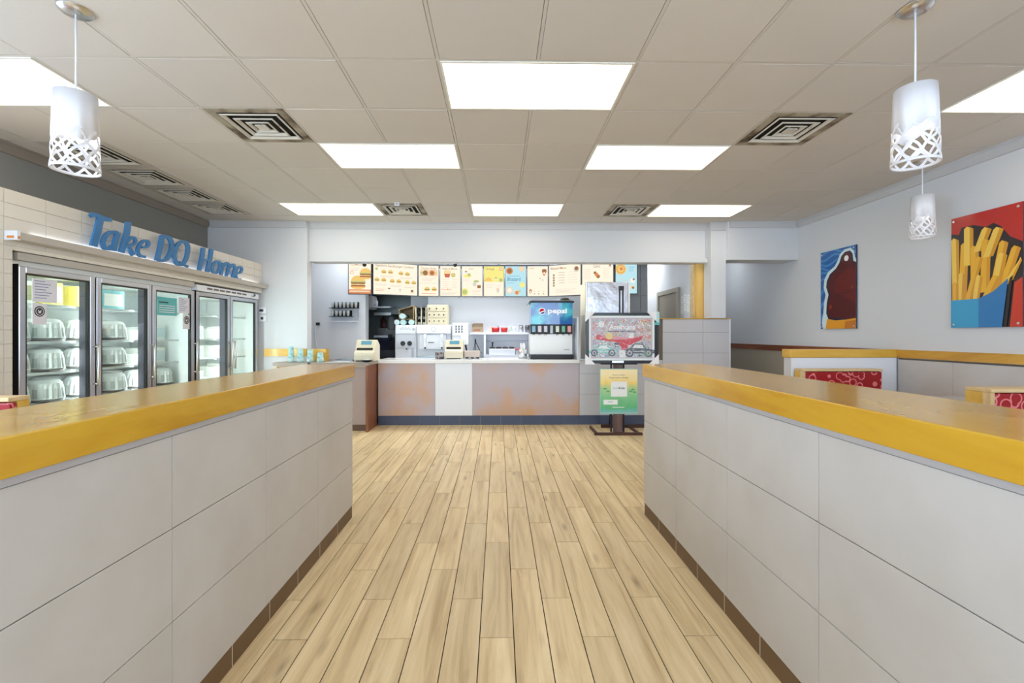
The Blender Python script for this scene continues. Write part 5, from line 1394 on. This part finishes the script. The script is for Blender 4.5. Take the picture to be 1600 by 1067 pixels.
# lamps over the kitchen (troffers hidden by the header; the slim one is added)
def ktroffer(x, y, lab, k=1.0, sz=(0.6, 1.2)):
    t = thing('ceiling_light', lab, 'ceiling light', (x, y, 2.94))
    pbox('frame', LFR, t, x - sz[0] / 2, x + sz[0] / 2, y - sz[1] / 2, y + sz[1] / 2, 2.944, 2.9495)
    pbox('diffuser', glow('kitchen_diffuser', (248, 252, 255), KITCHEN), t, x - sz[0] / 2 + .02, x + sz[0] / 2 - .02, y - sz[1] / 2 + .02, y + sz[1] / 2 - .02, 2.938, 2.9438)
ktroffer(-0.2, 7.60, 'kitchen ceiling light over the middle of the counter, hidden by the header', sz=(2.4, .5))
ktroffer(-2.6, 7.50, 'kitchen ceiling light over the side counter, hidden by the header', sz=(.5, .4))
ktroffer(0.2, 8.37, 'slim added light behind the menu boards, brightening the kitchen wall', sz=(2.8, .14))  # added lamp, brightens the kitchen wall below the boards
ktroffer(2.6, 9.2, 'hall ceiling light in front of the brown door, hidden by the header', sz=(.7, .9))
ktroffer(3.8, 8.5, 'corridor ceiling light beyond the white column, hidden by the header', sz=(.4, .4))

# ================================================================== EASEL, PICTURE, POSTER
EW = wood('easel_wood', (120, 96, 92), (98, 74, 72), (78, 54, 54), (10, 10, 1.0), 0.5)
EB = wood('easel_brown', (84, 48, 40), (70, 38, 32), (50, 28, 24), (1.0, 8, 8), 0.5)
ex = XatY(966, 6.15)
ea = thing('easel', 'dark wooden display easel with a tall black twin mast behind the picture', 'easel', (ex, 6.35, 0))
pbox('base_bar', EB, ea, XatY(929, 6.13), XatY(1004, 6.13), 6.12, 6.16, 0.0, 0.035, .003)
pbox('base_bar', EB, ea, XatY(940, 6.6), XatY(1010, 6.6), 6.62, 6.66, 0.0, 0.045, .003)
pbox('side_runner', EB, ea, ex - .30, ex - .27, 6.161, 6.619, 0.0, 0.03); pbox('side_runner', EB, ea, ex + .27, ex + .30, 6.161, 6.619, 0.0, 0.03)
pbox('centre_board', EW, ea, ex - .063, ex + .063, 6.165, 6.185, 0.03, 1.00, .003)
pbox('crossbar', EB, ea, ex - .09, ex + .09, 6.162, 6.19, 0.0, 0.03)
for s_ in (-1, 1):
    pbox('upright', BLACKM, ea, ex + s_ * .085 - .011, ex + s_ * .085 + .011, 6.19, 6.21, 0.031, 1.0)
mz = at(970, 448, 6.21).z; mx_ = XatY(970.5, 6.21)
for s_ in (-1, 1): pbox('mast', BLACKM, ea, mx_ + s_ * .022 - .009, mx_ + s_ * .022 + .009, 6.195, 6.215, 1.001, mz)
pbox('mast_clamp', BLACK, ea, mx_ - .034, mx_ + .034, 6.19, 6.22, mz - .05, mz + .008)
MB().tube([(ex, 6.23, 1.2), (ex, 6.64, .05)], .012).build('rear_leg', BLACKM, ea)
pbox('rear_hinge', BLACKM, ea, ex - .06, ex + .06, 6.216, 6.235, 1.17, 1.23)
pbox('tray', BLACKM, ea, XatY(940, 6.1), XatY(996, 6.1), 6.10, 6.188, at(966, 568, 6.12).z - .012, at(966, 568, 6.12).z, .002)
pbox('tray_clip', CHROME, ea, ex - .10, ex + .06, 6.088, 6.0995, at(966, 567, 6.1).z, at(966, 563.5, 6.1).z, .002)
# framed picture
x0, x1, z0, z1 = rect(915.5, 1027.5, 488.5, 566.5, 6.13); z0 = at(966, 568, 6.12).z + .001
pf = thing('framed_picture', 'black framed colourful car picture with white corner guards on the easel', 'picture', ((x0 + x1) / 2, 6.15, z0))
mb = MB(); w = .040; ya, yb = 6.125, 6.160
mb.box(x0, x1, ya, yb, z0, z0 + w); mb.box(x0, x1, ya, yb, z1 - w, z1); mb.box(x0, x0 + w, ya, yb, z0 + w, z1 - w); mb.box(x1 - w, x1, ya, yb, z0 + w, z1 - w)
mb.build('frame', mat('frame_black', (16, 20, 30), .25), pf, .003)
pbox('mount', mat('mount_white', (238, 246, 246), .6), pf, x0 + w + .0005, x1 - w - .0005, 6.137, 6.158, z0 + w + .0005, z1 - w - .0005)
def C_(n, c): return mat('ink_' + n, c, .45)
AM = [C_('lilac', (196, 186, 200)), C_('red', (206, 84, 96)), C_('teal', (150, 206, 204)), C_('black', (96, 106, 120)), C_('yellow', (222, 206, 140)), C_('orange', (214, 134, 100)), C_('blue', (126, 160, 190)), C_('white', (232, 234, 236)), C_('green', (140, 172, 146)), C_('pinkish', (214, 160, 172))]
bd = Board((x0 + w + .028, 6.1368), (x1 - w - .028, 6.1368), z0 + w + .028, z1 - w - .028)
bd.r(0, 1, 0, 1, 0, 0)
rr = random.Random(5)
for q in range(1100):
    u, v = rr.random(), rr.random()
    s_ = rr.uniform(.010, .034); m_ = rr.choice([0, 2, 4, 5, 6, 7, 8, 9, 7, 0, 6]) if v > .45 else rr.choice([2, 3, 6, 7, 8, 0, 2])
    if u > .78 and v > .4: m_ = rr.choice([4, 5, 8, 7, 5])
    if u < .2 and v > .5: m_ = rr.choice([2, 5, 9, 6, 7])
    a = rr.random() * PI; c__, s__ = math.cos(a) * s_, math.sin(a) * s_
    u = min(max(u, .04), .96); v = min(max(v, .06), .94)
    bd.poly([(u - c__, v - s__ * 1.4), (u + s__ * .35, v - c__ * .5), (u + c__, v + s__ * 1.4), (u - s__ * .35, v + c__ * .5)], m_, .3 + q * .0008)
def car(cu, cv, L, H, m_, k, flip=1):
    pr = [(-1, -.25), (-1, .15), (-.7, .3), (-.45, .35), (-.25, .95), (.3, 1.0), (.55, .4), (.9, .25), (1, .0), (1, -.25)]
    bd.poly([(cu + flip * p_[0] * L, cv + p_[1] * H) for p_ in pr], m_, k)
    bd.poly([(cu + flip * p_[0] * L, cv + p_[1] * H) for p_ in [(-.35, .4), (-.2, .82), (.25, .86), (.42, .42)]], 7, k + .3)
    for uu in (-.6, .58):
        bd.e(cu + flip * uu * L, cv - .2 * H, H * .34, 3, k + .4); bd.e(cu + flip * uu * L, cv - .2 * H, H * .2, 0, k + .6); bd.e(cu + flip * uu * L, cv - .2 * H, H * .1, 3, k + .7)
    bd.r(cu - L * .9, cu + L * .9, cv - .02 * H, cv + .05 * H, 7, k + .3)
bd.poly([(.08, .47), (.42, .40), (.5, .27), (.64, .33), (.82, .46), (.86, .55), (.6, .52), (.3, .55), (.1, .58)], 1, 1.6)
bd.poly([(.1, .52), (.4, .46), (.6, .47), (.8, .53), (.6, .52), (.3, .56)], 9, 1.8); bd.e(.42, .36, .05, 3, 1.7, .03); bd.e(.55, .27, .05, 1, 1.9)
car(.2, .17, .24, .17, 2, 2.6); car(.78, .17, .26, .2, 3, 2.8, -1)
bd.r(.46, .56, .02, .2, 7, 3.6); bd.e(.17, .84, .05, 7, 2)
bd.text('Americana', .30, .72, .12, .42, 7, 3, .03); bd.r(.28, .72, .655, .675, 3, 2); bd.e(.3, .55, .06, 4, 2); bd.r(.62, .7, .5, .62, 7, 2)
for q in range(6): bd.r(.84 + q * .02, .85 + q * .02, .05, .16 + .02 * (q % 2), 8, 3.8)
for q in range(520):
    u, v = rr.uniform(.03, .97), rr.uniform(.05, .95)
    s_ = rr.uniform(.008, .022); m_ = rr.choice([0, 2, 3, 6, 7, 8, 7] if v < .42 else [0, 1, 4, 5, 6, 7, 9, 2, 7])
    if .35 < v < .52: m_ = rr.choice([1, 9, 1, 7, 5])
    a = rr.uniform(-.7, .7) if v < .5 else rr.random() * PI; c__, s__ = math.cos(a) * s_, math.sin(a) * s_
    bd.poly([(u - c__, v - s__ * 1.4), (u + s__ * .22, v - c__ * .3), (u + c__, v + s__ * 1.4), (u - s__ * .22, v + c__ * .3)], m_, 4 + q * .0012)
bd.mb.build('print', AM, pf)
CG = mat('corner_board', (240, 240, 244), .6); CGT = mat('corner_teal', (186, 222, 222), .5)
for (cx_, cz_, sx, sz, big) in ((x0, z1, 1, -1, .125), (x1, z1, -1, -1, .15), (x0, z0, 1, 1, .125), (x1, z0, -1, 1, .125)):
    mb = MB(); e = .012
    mb.prism([(cx_ - sx * e, cz_ - sz * e), (cx_ + sx * big, cz_ - sz * e), (cx_ - sx * e, cz_ + sz * big)], 'y', 6.112, 6.122)
    if sx < 0 and sz < 0:
        mb.box(cx_ - .02, cx_ + .018, 6.108, 6.1118, z1 - .16, z1 + .01, 1)
        mb.box(cx_ - .045, cx_ + .02, 6.105, 6.1078, z1 - .165, z1 - .13, 2)
    mb.build('corner_guard', [CG, CGT, TEAL], pf)
# poster below
x0, x1, z0, z1 = rect(938, 998, 576, 647.5, 6.12)
ps = thing('fundraiser_poster', 'green and yellow poster reading SickKids leaning on the easel below the picture', 'poster', ((x0 + x1) / 2, 6.13, z0))
pbox('board', mat('poster_edge', (150, 196, 190), .4), ps, x0, x1, 6.148, 6.160, z0, z1, .002)
m = bpy.data.materials.new('poster_print'); m.use_nodes = True; N = m.node_tree.nodes; L = m.node_tree.links
g = N.new('ShaderNodeTexCoord'); s = N.new('ShaderNodeSeparateXYZ'); L.new(g.outputs['Generated'], s.inputs[0])
no = N.new('ShaderNodeTexNoise'); no.inputs['Scale'].default_value = 5; L.new(g.outputs['Generated'], no.inputs['Vector'])
ad = N.new('ShaderNodeMath'); ad.operation = 'MULTIPLY_ADD'; ad.inputs[1].default_value = .25; L.new(no.outputs['Fac'], ad.inputs[0]); L.new(s.outputs['Z'], ad.inputs[2])
cr = N.new('ShaderNodeValToRGB'); el = cr.color_ramp.elements
el[0].position = .12; el[0].color = lin((110, 190, 190)); el[1].position = 1.0; el[1].color = lin((250, 232, 180))
for p_, c in ((.22, (96, 186, 130)), (.5, (138, 204, 148)), (.68, (170, 208, 150)), (.8, (244, 214, 120))): a = el.new(p_); a.color = lin(c)
L.new(ad.outputs[0], cr.inputs[0]); L.new(cr.outputs[0], N['Principled BSDF'].inputs['Base Color']); N['Principled BSDF'].inputs['Roughness'].default_value = .25
pbox('print', m, ps, x0 + .01, x1 - .01, 6.1465, 6.1478, z0 + .03, z1 - .01)
bd = Board((x0 + .01, 6.1462), (x1 - .01, 6.1462), z0 + .01, z1 - .01)
bd.r(.28, .72, .38, .72, 0); bd.text('Sick', .33, .55, .05, .15, 1, 2, 0); bd.text('Kids', .49, .55, .05, .17, 2, 2, .02)
bd.text('Every dollar', .5, .86, .03, .34, 3, 2, 0, True); bd.text('Every dream changes', .5, .80, .03, .52, 3, 2, .01, True)
bd.r(.08, .46, .2, .31, 0); bd.r(.2, .34, .255, .27, 1, 2); bd.r(.32, .64, .13, .145, 0); bd.r(.08, .92, .05, .07, 4)
for (u, v) in ((.12, .56), (.2, .5), (.88, .54), (.92, .48), (.82, .5)): bd.e(u, v, .05, 5, 1, .02)
bd.mb.build('lettering', [CUPW, mat('txt_teal', (120, 180, 180), .5), INK, mat('txt_olive', (120, 116, 90), .5), PTE, mat('leaf_green', (96, 160, 110), .5)], ps)

# ================================================================== PENDANT LAMPS
SHW = mat('shade_white', (232, 233, 240), 0.4)
LINE = mat('liner_white', (244, 244, 244), 0.5)
def pendant_lamp(x, y, zt_, zb_, label, rot=0.0):
    t = thing('pendant_lamp', label, 'hanging lamp', (x, y, ZC), 'white cut out pendant lamps')
    MB().lathe((x, y, 0), [(.0, ZC - .024), (.03, ZC - .024), (.062, ZC - .018), (.074, ZC - .006), (.076, ZC - .0045)], 32).build('canopy', CHROME, t)
    MB().tube([(x, y, ZC - .023), (x + .001, y, (ZC + zt_) / 2), (x, y, zt_ - .01)], .0045).build('cord', WHITE, t)
    H = zt_ - zb_; r0, r1 = .088, .100; n = 72
    zm = zb_ + H * .46
    def rad(z): return r0 + (r1 - r0) * (zt_ - z) / H
    mb = MB(); th = .0022
    # solid upper part with a scalloped lower edge
    def edge(a): return zm - .015 + .022 * math.sin(3 * a + rot) - .006 * math.cos(9 * a)
    v = []; n2 = n
    for k in range(2):
        rr_ = -th * k
        for i in range(n2):
            a = 2 * PI * i / n2; v.append((x + (rad(zt_) + rr_) * math.cos(a), y + (rad(zt_) + rr_) * math.sin(a), zt_))
        for i in range(n2):
            a = 2 * PI * i / n2; ze = edge(a); v.append((x + (rad(ze) + rr_) * math.cos(a), y + (rad(ze) + rr_) * math.sin(a), ze))
    f = []
    for i in range(n2):
        j = (i + 1) % n2
        f += [(i, j, n2 + j, n2 + i), (2 * n2 + i, 3 * n2 + i, 3 * n2 + j, 2 * n2 + j), (n2 + i, n2 + j, 3 * n2 + j, 3 * n2 + i), (i, 2 * n2 + i, 2 * n2 + j, j)]
    mb.add(v, f, 0, True)
    # bottom ring
    v = []
    for (rr_, zz_) in ((r1, zb_ + .014), (r1 + .001, zb_), (r1 - .004, zb_), (r1 - .004, zb_ + .014)):
        for i in range(n2): a = 2 * PI * i / n2; v.append((x + rr_ * math.cos(a), y + rr_ * math.sin(a), zz_))
    mb.add(v, [(k * n2 + i, k * n2 + (i + 1) % n2, ((k + 1) % 4) * n2 + (i + 1) % n2, ((k + 1) % 4) * n2 + i) for k in range(4) for i in range(n2)], 0, True)
    # wavy ribbons crossing each other around the lower part
    W = 8
    for fam in (1, -1):
        for q in range(W):
            a0 = 2 * PI * q / W + rot; v = []; M = 26
            for i in range(M + 1):
                s_ = i / M; z = zb_ + .006 + s_ * (zm + .022 - zb_)
                a = a0 + fam * (s_ * 1.75 + .07 * math.sin(s_ * 4 * PI)); wd = .0062
                ca, sa = math.cos(a), math.sin(a)
                # ribbon across direction is mostly vertical because the ribbon runs slanted
                tx, tz = fam * 1.75 * rad(z), (zm + .022 - zb_); l_ = math.hypot(tx, tz); px_, pz_ = -tz / l_, tx / l_
                for (sd, dr_) in ((1, 0), (-1, 0), (-1, -th), (1, -th)):
                    rr_ = rad(z) + dr_ + (.0004 if fam > 0 else 0); aa = a + sd * wd * px_ / rr_; v.append((x + rr_ * math.cos(aa), y + rr_ * math.sin(aa), min(max(z + sd * wd * pz_, zb_ + .002), zm + .03)))
            f = []
            for i in range(M):
                for k in range(4): f.append((i * 4 + k, i * 4 + (k + 1) % 4, i * 4 + 4 + (k + 1) % 4, i * 4 + 4 + k))
            mb.add(v, f, 0, False)
    mb.build('shade', SHW, t)
    # spider and socket with a bulb
    mb = MB()
    for q in range(3): a = q * 2 * PI / 3; mb.tube([(x, y, zt_ - .012), (x + (r0 - .002) * math.cos(a), y + (r0 - .002) * math.sin(a), zt_ - .006)], .002, 6)
    mb.cyl((x, y, zt_ - .01), (x, y, zt_ - .08), .018, n=16); mb.build('socket', WHITE, t)
    MB().lathe((x, y, zt_ - .081), [(.014, 0), (.02, -.03), (.033, -.062), (.033, -.085), (.02, -.108), (0, -.115)], 18).build('bulb', glow('lamp_bulb', (255, 250, 240), 9.0), t)
pendant_lamp(-2.176, 2.39, 2.588, 2.196, 'white cut out pendant lamp at the left, in front of the cooler sign')
pendant_lamp(2.13, 2.31, 2.612, 2.223, 'large white cut out pendant lamp at the upper right, nearest the camera', .7)
pendant_lamp(4.09, 4.36, 2.690, 2.290, 'farther white pendant lamp by the right wall between the two pictures', 1.3)
t = thing('ceiling_sensor', 'small white box sensor on the ceiling in front of the far left vent', 'sensor', (XatY(623, 6.0), 5.95, ZC - .03))
xx = XatY(623, 5.9); MB().box(xx - .03, xx + .03, 5.78, 5.82, ZC - .045, ZC - .0025).build('housing', WHITE, t, .004); pbox('lens', KG, t, xx - .015, xx + .015, 5.776, 5.7795, ZC - .035, ZC - .015)

# ================================================================== WALL POSTERS
def P_(n, c): return mat('art_' + n, c, .3, coat=.3)
def art_board(y0, y1, z0, z1):
    return Board((XR - .0205, y1), (XR - .0205, y0), z0, z1)     # u runs from far (left in view) to near
YA1, YA0 = 6.19, 5.57
t = thing('wall_poster', 'blue poster of a chocolate dipped ice cream cone on the right wall', 'poster', (XR, 5.88, 1.43), 'acrylic pictures on the right wall')
pbox('panel', P_('edge', (30, 40, 70)), t, XR - .020, XR - .008, YA0, YA1, 1.43, 2.464, .001)
b = art_board(YA0, YA1, 1.43, 2.464)
ART1 = [P_('blue', (34, 96, 170)), P_('skyblue', (60, 140, 206)), P_('white', (214, 234, 240)), P_('choc', (84, 14, 10)), P_('choc2', (104, 22, 14)), P_('orange', (232, 160, 30)), P_('amber', (200, 120, 24)), P_('hi', (250, 250, 250)), P_('navy', (16, 24, 60)), P_('rust', (140, 50, 14))]
b.r(0, 1, 0, 1, 0, 0)
for q in range(7):
    pts = []; 
    for i in range(13): s_ = i / 12; pts.append((s_, .62 + q * .07 + .03 * math.sin(s_ * 9 + q)))
    pts2 = [(u, min(v + .028, 1)) for u, v in reversed(pts)]
    b.poly([(u, min(v, 1)) for u, v in pts] + pts2, 1, .5)
for q in range(3): b.poly([(0, .1 + q * .16), (.1, .16 + q * .16), (.12, .22 + q * .16), (0, .17 + q * .16)], 1, .5)
out = [(1, .07), (1, .83), (.97, .85), (.95, .93), (.86, .975), (.70, .975), (.57, .93), (.50, .85), (.42, .79), (.22, .73), (.11, .64), (.09, .54), (.15, .44), (.10, .33), (.08, .2), (.03, .08), (.07, 0), (1, 0)]
b.poly(out, 2, 1)
def shr(pts, du_, dv_): return [(min(u + du_, 1), v + dv_) for u, v in pts]
ch = [(1, .07), (1, .79), (.93, .81), (.91, .90), (.84, .945), (.70, .94), (.61, .90), (.55, .82), (.46, .76), (.28, .70), (.19, .62), (.17, .54), (.24, .44), (.19, .34), (.17, .2), (.24, .12), (.5, .10), (.8, .11)]
b.poly(ch, 8, 2)
b.poly([(1, .1), (1, .775), (.90, .80), (.88, .89), (.82, .93), (.71, .925), (.64, .89), (.585, .81), (.49, .745), (.32, .69), (.23, .61), (.21, .54), (.28, .44), (.23, .34), (.21, .21), (.28, .14), (.6, .13)], 3, 3)
b.poly([(1, .3), (1, .70), (.8, .74), (.55, .66), (.4, .58), (.4, .46), (.6, .42)], 4, 4)
b.poly([(.16, .0), (.2, .13), (.45, .105), (.75, .11), (1, .125), (1, 0)], 5, 5); b.poly([(.7, 0), (.72, .09), (1, .1), (1, 0)], 6, 6)
b.e(.75, .86, .06, 7, 6); b.poly([(.28, .445), (.5, .43), (.8, .435), (1, .45), (1, .465), (.8, .45), (.5, .445)], 3, 5); b.e(.9, .5, .03, 9, 6); b.e(.3, .28, .05, 9, 6)
b.mb.build('artwork', ART1, t)
def pins(t, ys, zs_):
    for yy in ys:
        for zz_ in zs_: MB().cyl((XR - .0245, yy, zz_), (XR - .031, yy, zz_), .010, n=14).build('pin', CHROME, t)
pins(t, (YA0 + .03, YA1 - .03), (1.46, 2.43))
YA1, YA0 = 4.385, 3.775
t = thing('wall_poster', 'red poster of golden fries in a blue carton on the right wall', 'poster', (XR, 4.08, 1.42), 'acrylic pictures on the right wall')
pbox('panel', P_('edge', (30, 40, 70)), t, XR - .020, XR - .008, YA0, YA1, 1.42, 2.474, .001)
b = art_board(YA0, YA1, 1.42, 2.474)
ART2 = [P_('red', (186, 30, 18)), P_('dark', (28, 10, 14)), P_('fry1', (232, 176, 36)), P_('fry2', (214, 150, 24)), P_('fry3', (240, 200, 80)), P_('cyan', (44, 156, 204)), P_('box2', (36, 118, 182)), P_('red2', (200, 56, 28))]
b.r(0, 1, 0, 1, 0, 0)
b.poly([(0, .0), (0, .86), (.12, .84), (.16, .90), (.34, .90), (.52, .86), (.62, .88), (.72, .84), (.84, .74), (1, .68), (1, .3), (.84, 0)], 1, 1)
fr = [(.02, .25, .12, .82, -.02), (.12, .25, .12, .76, .03), (.20, .55, .14, .90, 0), (.30, .3, .12, .72, 0), (.34, .66, .14, .86, .12), (.44, .3, .13, .76, .02), (.48, .6, .14, .84, .14), (.6, .4, .12, .72, .1), (.1, .25, .1, .5, .02), (.22, .25, .10, .62, .16), (.33, .25, .1, .46, .05), (.7, .35, .12, .66, .16), (.56, .25, .13, .62, .12), (.44, .22, .13, .44, .16), (.78, .38, .1, .56, .2), (.02, .25, .1, .42, .0)]
for q, (u, v0, w_, v1, ln) in enumerate(fr):
    b.poly([(u, v0), (u + w_, v0), (min(u + w_ + ln, .99), v1 - .03), (min(u + ln + w_ * .3, .97), v1), (min(u + ln, .96), v1 - .02)], 2 if q % 2 else 4, 2 + q * .3)
    b.poly([(u + w_ * .62, v0), (u + w_, v0), (min(u + w_ + ln, .99), v1 - .03), (min(u + w_ * .62 + ln, .98), v1 - .01)], 3, 2.15 + q * .3)
b.poly([(0, 0), (0, .25), (.42, .25), (.46, 0)], 5, 8); b.poly([(.42, .25), (.62, .30), (.82, .40), (.78, .2), (.74, 0), (.42, 0)], 6, 8.2)
b.poly([(.84, .4), (.88, .42), (.8, 0), (.76, 0)], 1, 8.4); b.poly([(.9, .36), (1, .40), (1, 0), (.84, 0)], 7, 8.2)
b.mb.build('artwork', ART2, t)
pins(t, (YA0 + .03, YA1 - .03), (1.45, 2.44))

# ================================================================== BOOTHS
m = bpy.data.materials.new('red_vinyl'); m.use_nodes = True; N = m.node_tree.nodes; L = m.node_tree.links; MATS['red_vinyl'] = m
g = N.new('ShaderNodeTexCoord'); v = N.new('ShaderNodeTexVoronoi'); v.inputs['Scale'].default_value = 11; v.feature = 'F1'; L.new(g.outputs['Object'], v.inputs['Vector'])
sb = N.new('ShaderNodeMath'); sb.operation = 'SUBTRACT'; sb.inputs[1].default_value = .42; L.new(v.outputs['Distance'], sb.inputs[0])
ab = N.new('ShaderNodeMath'); ab.operation = 'ABSOLUTE'; L.new(sb.outputs[0], ab.inputs[0])
lt = N.new('ShaderNodeMath'); lt.operation = 'LESS_THAN'; lt.inputs[1].default_value = .055; L.new(ab.outputs[0], lt.inputs[0])
mx = N.new('ShaderNodeMix'); mx.data_type = 'RGBA'; mx.inputs[6].default_value = lin((160, 20, 32)); mx.inputs[7].default_value = lin((226, 130, 132)); L.new(lt.outputs[0], mx.inputs[0])
L.new(mx.outputs[2], N['Principled BSDF'].inputs['Base Color']); N['Principled BSDF'].inputs['Roughness'].default_value = .35
RV = m
def bench(x0, x1, yback, label, depth=.17, ztop=.985):
    """bench whose upholstered back faces the camera; yback is the far side"""
    t = thing('booth_bench', label, 'bench', ((x0 + x1) / 2, yback - .3, 0))
    yf = yback - depth
    pbox('back_frame', MAPLEX, t, x0, x1, yf + .05, yback, 0.0, ztop - .025, .003)
    pbox('top_rail', PALEW, t, x0 - .0, x1, yf - .005, yback, ztop - .0245, ztop, .003)
    for xx in (x0,): pbox('edge_rail', PALEW, t, xx, xx + .03, yf, yf + .0495, .45, ztop - .025)
    pbox('back_cushion', RV, t, x0 + .035, x1 - .002, yf + .003, yf + .0495, .46, ztop - .03, .012, 2)
    pbox('seat_cushion', RV, t, x0 + .01, x1 - .01, yf - .42, yf - .001, .38, .46, .015, 2)
    pbox('seat_base', MAPLEX, t, x0 + .03, x1 - .03, yf - .38, yf - .002, .0, .3795)
    return t
# low partition across the booth area
bp = thing('booth_partition', 'low white partition with a yellow wooden cap behind the farther booth bench', 'partition', (3.8, 5.05, 0))
pbox('wall', WHITE, bp, 3.225, XR - .018, 5.0, 5.12, 0, 1.099)
pbox('wood_cap', MAPLEX, bp, 3.205, XR - .0, 4.985, 5.135, 1.0995, 1.19, .004)
pbox('end_panel', mat('end_grey', (206, 206, 208), .5), bp, 3.219, 3.2245, 5.0, 5.12, 0, 1.099)
bench(XatY(1253, 4.85), XR - .31, 4.97, 'red patterned booth bench in front of the low white partition', .13, .985)
bench(XatY(1545, 3.06), XR - .1, 3.22, 'red patterned booth bench at the far right edge of the photo', .17, .985)
bench(-4.2, -2.86, 2.84, 'red patterned booth bench at the left edge beside the coolers', .12, .985)
t = thing('booth_table', 'pale grey laminate table between the two right booth benches', 'table', (3.85, 3.95, 0))
pbox('tabletop', mat('table_laminate', (206, 206, 206), .15, coat=.4), t, 3.25, XR - .03, 3.60, 4.25, .74, .775, .006, 2)
MB().cyl((3.8, 3.92, .03), (3.8, 3.92, .739), .04).build('pedestal', BLACKM, t)
MB().lathe((3.8, 3.92, 0), [(.26, 0), (.26, .012), (.06, .0295), (0, .0295)], 24).build('foot', BLACKM, t)
